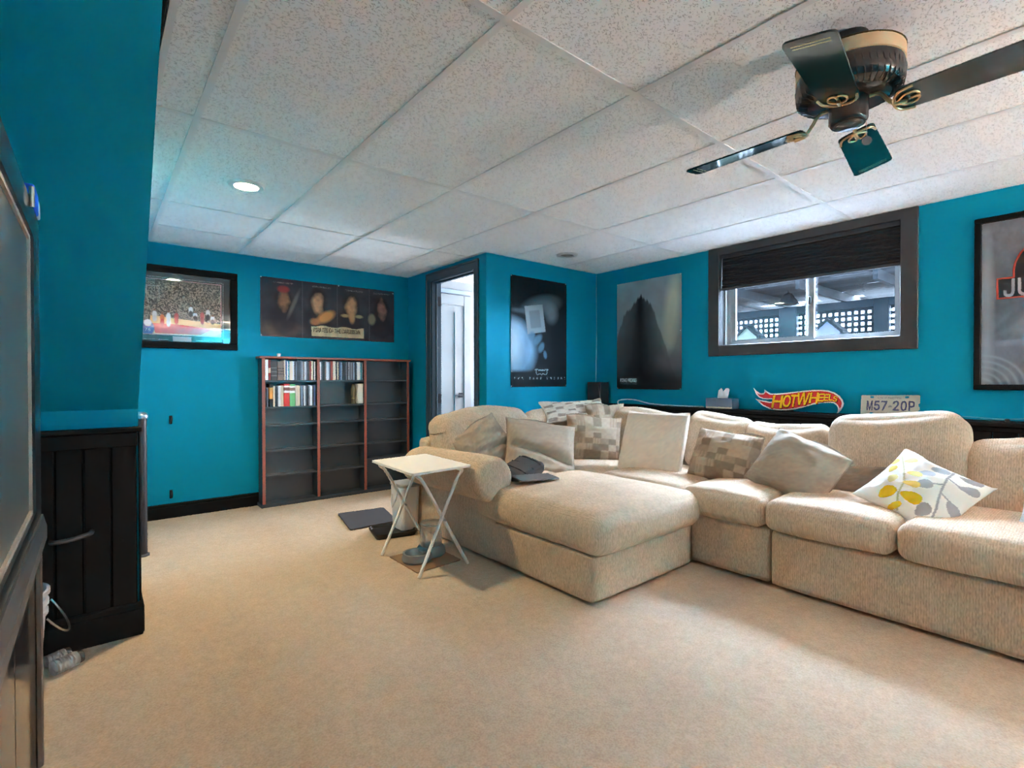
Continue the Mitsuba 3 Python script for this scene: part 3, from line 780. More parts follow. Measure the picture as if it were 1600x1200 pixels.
for c in range(3):
    for z in SH[c]:
        s_ = obj('shelf', cbox(DIV[c][1], DIV[c + 1][0], FY + 0.006, BY - 0.006, z - 0.008, z + 0.008, 0.002), 'paint_semigloss', bc, color=(0.042, 0.048, 0.054), smooth=False)  # shelf colour holds the same painted sheen
        if z < 1.0:
            pass

R = np.random.default_rng(11)


def case(x, w, h, z, colr, label, group, lean=0.0, bands=None, depth=0.11, cat_='DVD case'):
    """a slim case standing on a shelf; bands recolours stretches of the spine (z0, z1, colour), as fractions of its height"""
    zs = sorted({0.0, 1.0, *(b[0] for b in bands or ()), *(b[1] for b in bands or ())})
    prof_ = [0, h]
    m = cat(*[bx(0, w, FY + 0.008, FY + 0.008 + depth, a * h, b * h) for a, b in zip(zs[:-1], zs[1:])])
    v = m.vertices
    col = np.tile(np.asarray(colr, float), (len(v), 1))
    for k_, (a, b) in enumerate(zip(zs[:-1], zs[1:])):
        for (p, q, cc) in bands or ():
            if a >= p - 1e-6 and b <= q + 1e-6:
                col[k_ * 8:(k_ + 1) * 8] = cc
    v[:, 0] += lean * v[:, 2]
    v[:, 0] += x
    v[:, 2] += z
    key = numbered('dvd_case' if cat_ == 'DVD case' else 'box_set')
    scene[key] = mikit.ply(trimesh.Trimesh(v, m.faces, process=False), 'paint_satin', smooth=False, color=col)
    note(key, label, cat_, group)


PAL = {'white': [C(222, 220, 222), C(205, 205, 212)], 'grey': [C(120, 124, 138), C(92, 96, 110), C(148, 150, 160)], 'dark': [C(40, 42, 52), C(28, 28, 34), C(58, 52, 54)],
       'brown': [C(96, 74, 62), C(120, 98, 84)], 'blue': [C(70, 92, 132), C(128, 150, 178)], 'red': [C(150, 48, 44), C(122, 42, 44)], 'cream': [C(222, 204, 180), C(205, 188, 170)], 'teal': [C(40, 120, 132), C(70, 140, 150)]}
WORD = {'white': 'white-spined', 'grey': 'grey-spined', 'dark': 'black-spined', 'brown': 'brown-spined', 'blue': 'blue-spined', 'red': 'red-spined', 'cream': 'cream-spined', 'teal': 'teal-spined'}
SLOT = {'a': 'top left compartment', 'b': 'top middle compartment', 'c': 'compartment below the top left'}


TALLY = {}
ORD = ['', 'first ', 'second ', 'third ', 'fourth ', 'fifth ', 'sixth ', 'seventh ', 'eighth ', 'ninth ', 'tenth ', 'eleventh ', 'twelfth ', 'thirteenth ', 'fourteenth ', 'fifteenth ']


def fill(slot, x0, x1, z, seq, hmax, skip=()):
    x = x0
    todo = []
    for name in seq:
        w = R.uniform(0.0088, 0.0135)
        if x + w > x1:
            break
        todo.append((x, w, name))
        x += w + R.uniform(0.0004, 0.0012)
    order = {}
    for x, w, nme in todo:
        col = PAL[nme][R.integers(len(PAL[nme]))]
        other = PAL[('white', 'dark', 'grey', 'cream')[R.integers(4)]][0]
        a = R.uniform(0.1, 0.75)
        bands = [(round(a, 3), round(min(a + R.uniform(0.08, 0.3), 0.98), 3), other)] if R.random() < 0.75 else []
        nth = TALLY[slot, nme] = TALLY.get((slot, nme), 0) + 1
        lab = f'{ORD[nth]}{WORD[nme]} DVD case from the left in the {SLOT[slot]}'
        case(x, w, hmax * R.uniform(0.93, 1.0), z, col, lab, f'{nme} DVD cases in the {SLOT[slot]}')
    return x


def seq_of(n, weights, rs):
    names = list(weights)
    p = np.array([weights[k_] for k_ in names], float)
    return [names[i] for i in np.random.default_rng(rs).choice(len(names), n, p=p / p.sum())]


zt = 1.057 + 0.0085
case(1.096, 0.022, 0.172, zt, C(226, 226, 230), 'thick white box set at the left end of the top left compartment', None, cat_='box set')
case(1.121, 0.016, 0.170, zt, C(132, 42, 46), 'dark red box set second from the left in the top row', None, bands=[(0.35, 0.6, C(214, 190, 168))], cat_='box set')
case(1.140, 0.048, 0.165, zt, C(62, 56, 58), 'wide charcoal box set with grey stripes in the top left compartment', None, bands=[(0.2, 0.25, C(104, 98, 98)), (0.4, 0.45, C(104, 98, 98)), (0.6, 0.65, C(104, 98, 98))], cat_='box set')
case(1.191, 0.052, 0.160, zt, C(116, 98, 88), 'wide taupe box set with dark stripes in the top left compartment', None, bands=[(0.3, 0.34, C(60, 52, 48)), (0.45, 0.49, C(60, 52, 48)), (0.6, 0.64, C(60, 52, 48))], cat_='box set')
fill('a', 1.246, 1.516, zt, ['cream', 'blue', 'white', 'teal'] + seq_of(30, {'grey': 5, 'dark': 3, 'white': 4, 'blue': 2, 'cream': 2, 'red': 0.6, 'brown': 1.4}, 5), 0.172)
fill('b', 1.545, 1.640, zt, seq_of(30, {'grey': 5, 'dark': 2, 'white': 4, 'blue': 2, 'brown': 1}, 6), 0.172)
case(1.642, 0.019, 0.172, zt, C(158, 72, 56), 'brick red box set in the top middle compartment', None, cat_='box set')
case(1.663, 0.023, 0.170, zt, C(232, 214, 198), 'cream box set beside the brick red one in the top middle compartment', None, cat_='box set')
fill('b', 1.689, 1.951, zt, seq_of(40, {'grey': 5, 'dark': 4, 'white': 4, 'blue': 2, 'teal': 0.8, 'cream': 1.2}, 8), 0.172)
zc = 0.833 + 0.0085
e_ = fill('c', 1.096, 1.125, zc, ['dark', 'grey', 'brown', 'dark'], 0.17)
case(1.128, 0.026, 0.190, zc, C(30, 28, 30), 'black box set with an orange picture on its spine in the second row', None, bands=[(0.35, 0.85, C(206, 146, 66))], cat_='box set')
fill('c', 1.157, 1.240, zc, seq_of(20, {'grey': 3, 'dark': 5, 'white': 3, 'cream': 2}, 9), 0.18)
case(1.242, 0.046, 0.192, zc, C(206, 48, 38), 'bright red box set with a white picture panel in the second row', None, bands=[(0.6, 0.92, C(232, 222, 214)), (0.70, 0.84, C(120, 70, 64))], cat_='box set')
case(1.290, 0.044, 0.188, zc, C(120, 196, 130), 'light green box set with a white picture panel in the second row', None, bands=[(0.6, 0.92, C(236, 232, 224)), (0.70, 0.84, C(150, 110, 96))], cat_='box set')
fill('c', 1.337, 1.380, zc, ['cream', 'cream', 'cream', 'white', 'cream'], 0.185)
fill('c', 1.384, 1.505, zc, seq_of(30, {'grey': 5, 'dark': 4, 'white': 3, 'blue': 2}, 10), 0.185)
v_ = thing('carved_figure', 'narrow olive brown carved figure standing beside the white box on the second middle shelf', 'figurine')
obj('body', lathe([(0.0, 0.0), (0.020, 0.0), (0.021, 0.012), (0.015, 0.03), (0.017, 0.06), (0.023, 0.09), (0.025, 0.12), (0.021, 0.15), (0.014, 0.165), (0.016, 0.175), (0.008, 0.185), (0.0, 0.187)], 24, (1.868, 4.60, 0.8445)), 'paint_satin', v_, color=C(104, 92, 62))
obj('belt', lathe([(0.0165, 0.0), (0.0195, 0.004), (0.0165, 0.010)], 24, (1.868, 4.60, 0.8445 + 0.045)), 'paint_satin', v_, color=C(178, 160, 110), label='pale band')
wb = thing('white_box', 'white upright box at the right end of the second middle shelf', 'box')
obj('carton', cbox(1.897, 1.950, 4.565, 4.66, 0.8445, 1.030, 0.004), 'paint_satin', wb, color=C(236, 234, 224), smooth=False)
obj('lid_flap', cbox(1.899, 1.948, 4.5635, 4.6605, 1.004, 1.0305, 0.003), 'paint_satin', wb, color=C(240, 238, 230), smooth=False)
obj('white_cup', lathe([(0.0, 0.0), (0.013, 0.0), (0.016, 0.026), (0.0145, 0.026), (0.012, 0.003), (0.0, 0.003)], 24, (1.213, 4.60, 1.2662)), 'paint_satin', color=C(236, 238, 236), label='small white cup standing on top of the bookcase', cat='cup')

for z, lab in ((0.759, 'small black hook on the back wall, upper of two, left of the bookcase'), (0.183, 'small black hook on the back wall, lower of two, left of the bookcase')):
    h_ = thing('wall_hook', lab, 'hook')
    obj('plate', cbox(0.440, 0.460, YB - 0.006, YB, z - 0.032, z + 0.032, 0.002), 'paint_satin', h_, color=(0.012, 0.012, 0.012), smooth=False)
    obj('peg', tube(smooth_path([(0.45, YB - 0.005, z - 0.008), (0.45, YB - 0.035, z - 0.012), (0.45, YB - 0.045, z + 0.005), (0.45, YB - 0.043, z + 0.024)], 5), 0.008, 10), 'paint_satin', h_, color=(0.015, 0.015, 0.015))

# ------------------------------------------------------------------ flat pictures
def blob(u, v, cx, cy, rx, ry, soft=0.5, rot=0):
    a = math.radians(rot)
    x, y = (u - cx) * math.cos(a) + (v - cy) * math.sin(a), -(u - cx) * math.sin(a) + (v - cy) * math.cos(a)
    d = np.sqrt((x / rx) ** 2 + (y / ry) ** 2)
    return np.clip((1 - d) / max(soft, 1e-3) + 0.5, 0, 1)


def lay(col, mask, rgb):
    return col * (1 - mask[:, None]) + mask[:, None] * np.asarray(rgb, float)


def fb(u, v, s, seed=0, o=4):
    return meshkit.fbm(np.stack([u * s, v * s, 0 * u + seed], -1), o, seed)


def sheet(name, parent, m, w, h, nx, ny, fn, bsdf='paint_satin', curl=0.0, off=0.004, **k):
    """a printed sheet, w x h, hanging in frame m (origin at its lower left corner); fn(u, v) gives the print, v down"""
    U, V = np.meshgrid(np.linspace(0, 1, nx + 1), np.linspace(0, 1, ny + 1), indexing='ij')
    U, V = U.ravel(), V.ravel()
    z = off + curl * (np.sin(U * 9 + V * 3) * 0.5 + np.sin(V * 7) * 0.5 + 1) + curl * 3 * (np.maximum(np.abs(2 * U - 1), 0) ** 12)
    P = np.column_stack([U * w, (1 - V) * h, z])
    i, j = np.meshgrid(np.arange(nx), np.arange(ny), indexing='ij')
    q = np.stack([i * (ny + 1) + j, i * (ny + 1) + j + 1, (i + 1) * (ny + 1) + j + 1, (i + 1) * (ny + 1) + j], -1).reshape(-1, 4)
    f = np.vstack([q[:, [0, 1, 2]], q[:, [0, 2, 3]]])
    mm = moved(trimesh.Trimesh(P, f, process=False), m)
    key = numbered(f'{parent}__{name}')
    scene[key] = mikit.ply(mm, bsdf, smooth=True, color=np.clip(fn(U, V), 0, 1))
    return key


def at_uv(m, w, h, u, v, z=0.0):
    k = m.copy()
    k[:3, 3] = m[:3, 3] + m[:3, 0] * u * w + m[:3, 1] * (1 - v) * h + m[:3, 2] * z
    return k


# wide film poster: four dim portrait panels as plain warm blurs, a parchment scroll with the title
def p_wide(u, v):
    x = u * 2.4
    n = fb(x, v, 5, 1)
    col = np.tile(C(58, 54, 60), (len(u), 1)) * (0.5 + 0.9 * n[:, None])
    col = lay(col, blob(u, v, 0.12, 0.86, 0.13, 0.12, 0.9) * 0.6 * n, C(170, 132, 92))
    for cx, cy, rx, ry, c, o in ((0.15, 0.36, 0.045, 0.16, C(168, 116, 82), 0.75), (0.39, 0.34, 0.05, 0.20, C(206, 156, 120), 0.9), (0.64, 0.36, 0.05, 0.19, C(206, 150, 110), 0.9), (0.89, 0.36, 0.045, 0.17, C(176, 124, 108), 0.75)):
        col = lay(col, blob(u, v, cx, cy + 0.36, rx * 2.1, 0.26, 0.5) * 0.8, C(46, 38, 44))
        col = lay(col, blob(u, v, cx, cy, rx * 1.35, ry * 1.25, 0.4) * 0.8, C(52, 40, 36))
        col = lay(col, blob(u + 0.03 * (n - 0.5), v + 0.2 * (fb(x, v, 7, 5) - 0.5), cx + 0.004, cy + 0.03, rx * 0.75, ry * 0.85, 0.7) * o * (0.45 + 0.75 * fb(x, v, 16, 6)), c)
    col = lay(col, blob(u, v, 0.15, 0.18, 0.04, 0.06, 0.5) * 0.8, C(150, 44, 46))
    for a, b, r, o in ((0.22, 0.42, 9, 0.35),):
        col = lay(col, blob(u, v, a, b, 0.014, 0.22, 0.9, r) * o, C(150, 142, 134))
    col = lay(col, blob(u, v, 0.45, 0.60, 0.05, 0.12, 0.6, 20) * 0.9, C(206, 140, 82))
    col = lay(col, blob(u, v, 0.37, 0.70, 0.035, 0.06, 0.6) * 0.8, C(186, 120, 78))
    col = lay(col, blob(u, v, 0.65, 0.58, 0.022, 0.10, 0.7) * 0.8, C(190, 136, 92))
    for s in (-1, 1):
        col = lay(col, blob(u, v, 0.65 + s * 0.055, 0.55, 0.03, 0.03, 0.7, s * 35) * 0.7, C(178, 156, 116))
    col = lay(col, blob(u, v, 0.81, 0.58, 0.03, 0.10, 0.5) * 0.75, C(150, 138, 108))
    sc = ((u > 0.318 + 0.03 * v) & (u < 0.745) & (v > 0.775 + 0.03 * np.sin(u * 40) * 0.5) & (v < 0.955)).astype(float)
    col = lay(col, sc * 0.95, C(206, 184, 150) * (0.65 + 0.7 * fb(u * 8, v * 0.5, 5, 4))[:, None])
    for e in (0.28, 0.535, 0.79):
        col = lay(col, np.exp(-((u - e) / 0.003) ** 2) * 0.35, C(120, 116, 120))
    return col


pw, ph = 2.331 - 1.093, 0.51
pk = thing('film_poster', 'wide dark film poster with portraits and a parchment title scroll above the bookcase', 'poster')
M = wall_m(1.093, YB, 1.444, '-y')
sheet('print', pk, M, pw, ph, 300, 124, p_wide, 'print_paper', 0.0012)
lettering('PIRATES OF THE CARIBBEAN', 0.038, at_uv(M, pw, ph, 0.535, 0.845, 0.0095), parent=pk, color=C(62, 40, 26), width=0.44, bold=True)
for t_, u_, v_ in (('JOHNNY DEPP', 0.145, 0.075), ('KEIRA KNIGHTLEY', 0.42, 0.075), ('ORLANDO BLOOM', 0.665, 0.075), ('GEOFFREY RUSH', 0.89, 0.075)):
    lettering(t_, 0.013, at_uv(M, pw, ph, u_, v_, 0.0085), parent=pk, color=C(150, 140, 132), width=0.17)
for u_, v_ in ((0.004, 0.01), (0.004, 0.985), (0.545, 0.01), (0.99, 0.04)):
    q = at_uv(M, pw, ph, u_, v_, 0.008)
    obj('pin', moved(lathe([(0, 0.004), (0.006, 0.002), (0.006, 0.0), (0, 0)][::-1], 12), q), 'paint_satin', pk, color=C(210, 215, 220))


# dark poster on the corner wall: pale cloth, a blank card and blurred light, plain
def p_dark(u, v):
    col = np.tile(C(7, 14, 18), (len(u), 1)) * (0.7 + 0.6 * fb(u, v * 1.45, 4, 2)[:, None])
    col = lay(col, blob(u, v, 0.55, 0.24, 0.26, 0.07, 1.2, -8) * 0.45, C(120, 140, 150))
    col = lay(col, blob(u, v, 0.72, 0.31, 0.10, 0.08, 1.0) * 0.5, C(124, 140, 146))
    col = lay(col, blob(u, v, 0.16, 0.31, 0.16, 0.02, 1.0) * 0.4, C(80, 100, 112))
    cl = np.clip((0.66 - (u - 0.02) * 1.0 - 0.95 * np.abs(v - 0.66) ** 1.2 * 2.0) * 5, 0, 1) * (v > 0.36) * np.clip((0.875 - v) * 30, 0, 1)
    cl = np.clip(blob(u, v, -0.02, 0.66, 0.44, 0.27, 0.35, 0) * np.clip((0.87 - v) * 30, 0, 1), 0, 1)
    sh = 0.45 + 0.75 * fb(u * 1.1, v * 0.9, 5, 6)
    col = lay(col, cl, C(112, 150, 176) * sh[:, None])
    col = lay(col, cl * blob(u, v, 0.03, 0.62, 0.15, 0.2, 1.0) * 0.7, C(176, 196, 206))
    a = math.radians(-9)
    x, y = (u - 0.42) * math.cos(a) + (v - 0.375) * 1.45 * math.sin(a), -(u - 0.42) * math.sin(a) + (v - 0.375) * 1.45 * math.cos(a)
    card = np.clip((0.165 - np.abs(x)) * 120, 0, 1) * np.clip((0.19 - np.abs(y)) * 120, 0, 1)
    col = lay(col, card, C(132, 140, 144))
    col = lay(col, card * (np.clip((0.10 - np.abs(x)) * 60, 0, 1) * np.clip((0.125 - np.abs(y)) * 60, 0, 1)) * 0.55, C(92, 100, 106))
    for cx, cy, rx, ry, r_ in ((0.36, 0.53, 0.055, 0.028, -20), (0.46, 0.565, 0.085, 0.030, -25), (0.53, 0.635, 0.06, 0.028, -35), (0.60, 0.70, 0.03, 0.03, -30)):
        col = lay(col, blob(u, v, cx, cy, rx, ry * 1.3, 0.6, r_) * 0.75, C(78, 118, 140))
    return col


dw, dh = 0.678, 0.965
pk = thing('film_poster', 'dark bluish film poster with a pale card on the corner wall above the sofa', 'poster')
M = wall_m(2.748, YP, 1.003, '-y')
sheet('print', pk, M, dw, dh, 150, 210, p_dark, 'print_paper', 0.0012)
for word, u0, n_ in (('THE', 0.06, 3), ('DARK', 0.32, 4), ('KNIGHT', 0.635, 6)):
    for i_, ch in enumerate(word):
        lettering(ch, 0.019, at_uv(M, dw, dh, u0 + 0.066 * i_, 0.921, 0.0095), parent=pk, color=C(178, 196, 200), bold=True)
wing = Polygon([(0, -0.020), (0.012, -0.008), (0.030, -0.012), (0.055, -0.020), (0.066, 0.002), (0.058, 0.016), (0.076, 0.024), (0.045, 0.023), (0.038, 0.012), (0.022, 0.020), (0.014, 0.010), (0.008, 0.018), (0, 0.012)])
wing = unary_union([wing, shapely.affinity.scale(wing, -1, 1, origin=(0, 0))]).buffer(0.0005)
ring_ = wing.buffer(0.006).difference(wing.buffer(-0.001))
obj('emblem', moved(extrude(ring_, 0.0006), at_uv(M, dw, dh, 0.53, 0.866, 0.009)), 'paint_matte', pk, color=C(150, 170, 176), smooth=False, label='pale winged emblem')
for u_, v_ in ((0.01, 0.008), (0.985, 0.008), (0.01, 0.992), (0.985, 0.99), (0.01, 0.49), (0.01, 0.86)):
    obj('pin', moved(lathe([(0, 0.004), (0.005, 0.002), (0.005, 0.0), (0, 0)][::-1], 12), at_uv(M, dw, dh, u_, v_, 0.009)), 'paint_satin', pk, color=C(200, 210, 215))


# misty poster on the window wall: a dark rock mass under a pale sky, plain
def p_mist(u, v):
    n = fb(u, v * 1.45, 5, 3)
    sky_ = C(150, 160, 164)[None] * (1 - v[:, None] * 0.75) * (0.75 + 0.5 * n[:, None])
    col = sky_
    col = lay(col, np.clip((v - 0.42) * 1.6, 0, 1) * 0.9, C(52, 50, 52) )
    col = lay(col, blob(u, v, 0.86, 0.30, 0.10, 0.30, 1.0, 10) * 0.75, C(206, 200, 176))
    col = lay(col, blob(u, v, 0.82, 0.48, 0.17, 0.16, 1.2) * 0.5, C(150, 150, 132))
    w_ = (fb(u * 2, v * 3, 6, 5) - 0.5) * 0.10
    ridge = 0.10 + 1.15 * np.abs(u - 0.40) ** 1.25 * (1 + 0.5 * (u > 0.40)) + 0.16 * (fb(u * 2.2, u * 0 + 2, 4, 5) - 0.5) + 0.05 * (fb(u * 9, u * 0, 4, 6) - 0.5)
    col = lay(col, np.clip((v - ridge) * 40, 0, 1) * np.clip((1.02 - np.abs(u - 0.38) * 1.5), 0, 1), C(21, 20, 22) * (0.3 + 1.7 * fb(u * 3 + v, v * 3 - u, 6, 7)[:, None]))
    col = lay(col, blob(u, v, 0.82, 0.74, 0.16, 0.08, 1.0) * 0.5 * n * 2, C(92, 86, 88))
    col = lay(col, np.clip((v - 0.82) * 9, 0, 1) * 0.85, C(22, 21, 22))
    return col


kw, kh = 3.092 - 2.402, 0.995
pk = thing('film_poster', 'misty grey film poster with a dark looming shape, left of the window', 'poster')
M = wall_m(XR, 3.092, 0.978, '-x')
sheet('print', pk, M, kw, kh, 150, 210, p_mist, 'print_paper', 0.0012)
lettering('KING KONG', 0.034, at_uv(M, kw, kh, 0.195, 0.918, 0.0095), parent=pk, color=C(196, 198, 200), width=0.19, bold=True)
lettering('THE EIGHTH WONDER OF THE WORLD', 0.009, at_uv(M, kw, kh, 0.20, 0.95, 0.0095), parent=pk, color=C(90, 92, 94), width=0.19)
for u_, v_ in ((0.01, 0.008), (0.985, 0.008), (0.01, 0.992), (0.985, 0.99), (0.012, 0.46), (0.985, 0.49)):
    obj('pin', moved(lathe([(0, 0.004), (0.005, 0.002), (0.005, 0.0), (0, 0)][::-1], 12), at_uv(M, kw, kh, u_, v_, 0.009)), 'paint_satin', pk, color=C(205, 212, 216))


def picture_frame(pk, M, w, h, wd, dep, col):
    for a in ((0, w, 0, wd), (0, w, h - wd, h), (0, wd, wd, h - wd), (w - wd, w, wd, h - wd)):
        obj('frame_rail', moved(cbox(a[0], a[1], a[2], a[3], 0.0, dep, 0.004), M), 'black_paint', pk, smooth=False)
    obj('backing', moved(bx(wd * 0.5, w - wd * 0.5, wd * 0.5, h - wd * 0.5, 0.0, 0.004), M), 'paint_matte', pk, color=(0.02, 0.02, 0.02), smooth=False)
    obj('glazing', moved(bx(wd, w - wd, wd, h - wd, dep - 0.009, dep - 0.0075), M), 'glazing_bsdf', pk, smooth=False)


scene['glazing_bsdf'] = {'type': 'thindielectric', 'int_ior': 1.49}


# framed silver poster at the right edge
def p_silver(u, v):
    n = fb(u * 1.2, v * 1.5, 5, 8)
    n2 = fb(u * 9, v * 6, 6, 9)
    col = C(110, 114, 122)[None] * (0.35 + 0.85 * n[:, None] + 0.25 * v[:, None]) * (0.8 + 0.4 * n2[:, None])
    col = lay(col, blob(u, v, 0.25, 0.57, 0.16, 0.03, 0.9, -32) * 0.6, C(52, 56, 62))
    col = lay(col, blob(u, v, 0.5, 0.62, 0.3, 0.1, 1.0) * 0.4, C(168, 180, 186))
    col = lay(col, blob(u, v, 0.02, 0.6, 0.05, 0.5, 1.0) * 0.6, C(190, 200, 206))
    for i_ in range(5):
        col = lay(col, np.exp(-((np.hypot(u - 0.0, (v - 1.02) * 1.4) - 0.08 - 0.05 * i_) / 0.010) ** 2) * 0.5, C(176, 190, 194))
    col = lay(col, np.clip((0.05 - v) * 20, 0, 1) * 0.6, C(70, 66, 70))
    return col


fw_, fh_ = 0.70, 0.96
pk = thing('framed_poster', 'black framed silvery film poster with an orange outlined title at the right edge', 'framed poster')
M = wall_m(XR, 0.546, 1.006, '-x')
picture_frame(pk, M, fw_, fh_, 0.030, 0.028, (0.012, 0.012, 0.014))
Mi = M.copy(); Mi[:3, 3] = M[:3, 3] + M[:3, 0] * 0.030 + M[:3, 1] * 0.030
iw, ih = fw_ - 0.06, fh_ - 0.06
sheet('print', pk, Mi, iw, ih, 120, 170, p_silver, 'print_paper', 0.0, off=0.006)
out_ = unary_union([sbox(-0.26, -0.059, 0.26, 0.059), Point(0.0, 0.084).buffer(0.196, quad_segs=24).difference(sbox(-0.3, -0.3, 0.3, 0.0))])
orange = C(206, 82, 62)
Mc = at_uv(Mi, iw, ih, 0.50, 0.412, 0.007)
obj('title_plate', moved(extrude(out_, 0.0006), Mc), 'paint_matte', pk, color=C(34, 34, 38), smooth=False)
obj('title_outline', moved(extrude(out_.difference(out_.buffer(-0.009)), 0.0012), Mc), 'paint_matte', pk, color=orange, smooth=False)
obj('title_roundel', moved(extrude(Point(0.0, 0.084).buffer(0.165, quad_segs=24).difference(sbox(-0.3, -0.3, 0.3, 0.075)).difference(sbox(-0.3, -0.3, -0.06, 0.16)), 0.0012), Mc), 'paint_matte', pk, color=C(178, 40, 44), smooth=False)
lettering('JURASSIC', 0.092, Mc, 0.0016, True, 0.464, pk, C(186, 182, 186))
lettering('PARK', 0.035, at_uv(Mi, iw, ih, 0.50, 0.510, 0.007), 0.0016, True, 0.16, pk, C(176, 172, 176))


# framed basketball photograph on the back wall
def p_crowd(u, v):
    k1 = meshkit.noise(np.stack([u * 70, v * 50, 0 * u], -1), 21)
    k2 = meshkit.noise(np.stack([u * 140, v * 100, 0 * u], -1), 22)
    t = np.clip((0.6 * k1 + 0.5 * k2 - 0.40) * 2.6, 0, 1)
    col = C(40, 34, 32)[None] * (1 - t[:, None]) + t[:, None] * C(176, 160, 146)
    col = lay(col, np.clip((0.14 - v) * 8, 0, 1) * 0.6, C(74, 62, 56))
    col = lay(col, np.clip((v - 0.62) * 7, 0, 1) * np.clip((0.80 - v) * 9, 0, 1) * 0.5, C(44, 30, 28))
    court = (v > 0.70 + 0.10 * (u - 0.45)).astype(float) * (u > 0.12)
    col = lay(col, court, C(226, 190, 140))
    key_ = ((v > 0.80) & (u - 0.14 > (v - 0.80) * 0.2) & (u < 0.90 - (v - 0.86) * 1.3) & (v < 0.985) & (v > 0.80 + (u - 0.4) * 0.12)).astype(float)
    col = lay(col, key_, C(206, 60, 44))
    for cx, cy, hh, c1, c2 in ((0.17, 0.64, 0.10, C(222, 222, 228), C(210, 208, 214)), (0.26, 0.70, 0.11, C(212, 120, 62), C(190, 42, 40)), (0.335, 0.68, 0.13, C(226, 226, 232), C(214, 214, 222)), (0.43, 0.66, 0.11, C(178, 40, 42), C(186, 44, 44)), (0.61, 0.52, 0.10, C(226, 226, 228), C(60, 56, 60)), (0.665, 0.61, 0.07, C(224, 224, 228), C(30, 30, 34)), (0.755, 0.62, 0.12, C(178, 70, 74), C(150, 60, 62)), (0.83, 0.56, 0.11, C(214, 214, 218), C(44, 44, 50)), (0.89, 0.66, 0.08, C(212, 212, 216), C(40, 40, 46))):
        col = lay(col, blob(u, v, cx, cy, 0.028, hh * 0.62, 0.35), c1)
        col = lay(col, blob(u, v, cx, cy + hh * 0.75, 0.026, hh * 0.6, 0.35), c2)
        col = lay(col, blob(u, v, cx, cy - hh * 0.8, 0.014, 0.022, 0.4), C(120, 84, 66))
    col = lay(col, blob(u, v, 0.09, 0.90, 0.075, 0.13, 0.2), C(50, 52, 120))
    col = lay(col, blob(u, v, 0.09, 0.80, 0.045, 0.06, 0.3), C(214, 212, 222))
    for e, a in ((0.08, 0), (0.225, 0)):
        col = lay(col, (np.abs(u - e) < 0.005) * ((v > 0.13) & (v < 0.35)) * 0.7, C(176, 170, 164))
    for e in (0.13, 0.35):
        col = lay(col, (np.abs(v - e) < 0.006) * ((u > 0.08) & (u < 0.225)) * 0.7, C(176, 170, 164))
    return col


x0_, x1_ = 0.012, 0.915
pk = thing('framed_photo', 'black framed basketball game photograph on the back wall beside the stairs', 'framed photo')
M = wall_m(0.152, YB, 1.312, '-y')
fw2, fh2 = 0.915 - 0.152, 1.944 - 1.312
picture_frame(pk, M, fw2, fh2, 0.052, 0.03, (0.016, 0.013, 0.011))
obj('mat_board', moved(bx(0.05, fw2 - 0.05, 0.05, fh2 - 0.05, 0.004, 0.008), M), 'paint_matte', pk, color=(0.022, 0.020, 0.020), smooth=False)
bw, bh = 0.795 - 0.262, 1.838 - 1.418
Mb = at_uv(M, fw2, fh2, (0.262 - 0.152) / fw2, 1 - (1.418 - 1.312) / fh2, 0.0)
sheet('print', pk, Mb, bw, bh, 180, 140, p_crowd, 'print_paper', 0.0, off=0.010)
e2 = sbox(-0.004, -0.004, bw + 0.004, bh + 0.004).difference(sbox(0.001, 0.001, bw - 0.001, bh - 0.001))
obj('inner_border', moved(extrude(e2, 0.0012), at_uv(Mb, 1, 1, 0, 1, 0.0095)), 'paint_matte', pk, color=C(196, 150, 158), smooth=False)
e3 = sbox(-0.018, -0.040, bw + 0.018, bh + 0.018).difference(sbox(-0.0155, -0.0375, bw + 0.0155, bh + 0.0155)).difference(sbox(bw / 2 - 0.09, -0.06, bw / 2 + 0.09, -0.02))
obj('outer_border', moved(extrude(e3, 0.0012), at_uv(Mb, 1, 1, 0, 1, 0.0082)), 'paint_matte', pk, color=C(170, 166, 166), smooth=False)
pl = obj('plaque', moved(cbox(bw / 2 - 0.062, bw / 2 + 0.062, -0.050, -0.012, 0.0, 0.003, 0.001), at_uv(Mb, 1, 1, 0, 1, 0.0082)), 'paint_satin', pk, color=C(166, 132, 136), smooth=False, label='small engraved plate')
obj('sticker', moved(bx(bw + 0.016, bw + 0.062, -0.058, -0.014, 0, 0.001), at_uv(Mb, 1, 1, 0, 1, 0.0083)), 'paint_matte', pk, color=C(140, 190, 226), smooth=False, label='pale blue sticker in the lower right corner')
lettering('76', 0.022, at_uv(Mb, bw, bh, 0.088, 0.925, 0.0105), parent=pk, color=C(226, 226, 234), bold=True)

# ------------------------------------------------------------------ things on the ledge
LZ = 0.8382
HW = [(1.77, 1.023), (1.751, 1.001), (1.727, 0.987), (1.701, 0.985), (1.691, 0.995), (1.69, 1.014), (1.676, 1.002), (1.649, 0.986), (1.604, 0.986), (1.551, 0.992), (1.487, 1.001), (1.424, 1.01), (1.363, 1.016), (1.315, 1.018), (1.273, 1.014), (1.234, 1.001), (1.204, 0.978), (1.186, 0.953), (1.18, 0.926), (1.187, 0.901), (1.2, 0.879), (1.219, 0.861), (1.213, 0.878), (1.211, 0.898), (1.219, 0.914), (1.238, 0.929), (1.265, 0.932), (1.303, 0.93), (1.363, 0.916), (1.424, 0.894), (1.486, 0.876), (1.546, 0.867), (1.603, 0.866), (1.653, 0.872), (1.699, 0.893), (1.732, 0.921), (1.755, 0.945), (1.722, 0.935), (1.681, 0.93), (1.658, 0.925), (1.639, 0.927), (1.628, 0.936), (1.64, 0.944), (1.667, 0.941), (1.699, 0.943), (1.732, 0.956), (1.755, 0.985)]
DZ = 0.861 - LZ - 0.0004
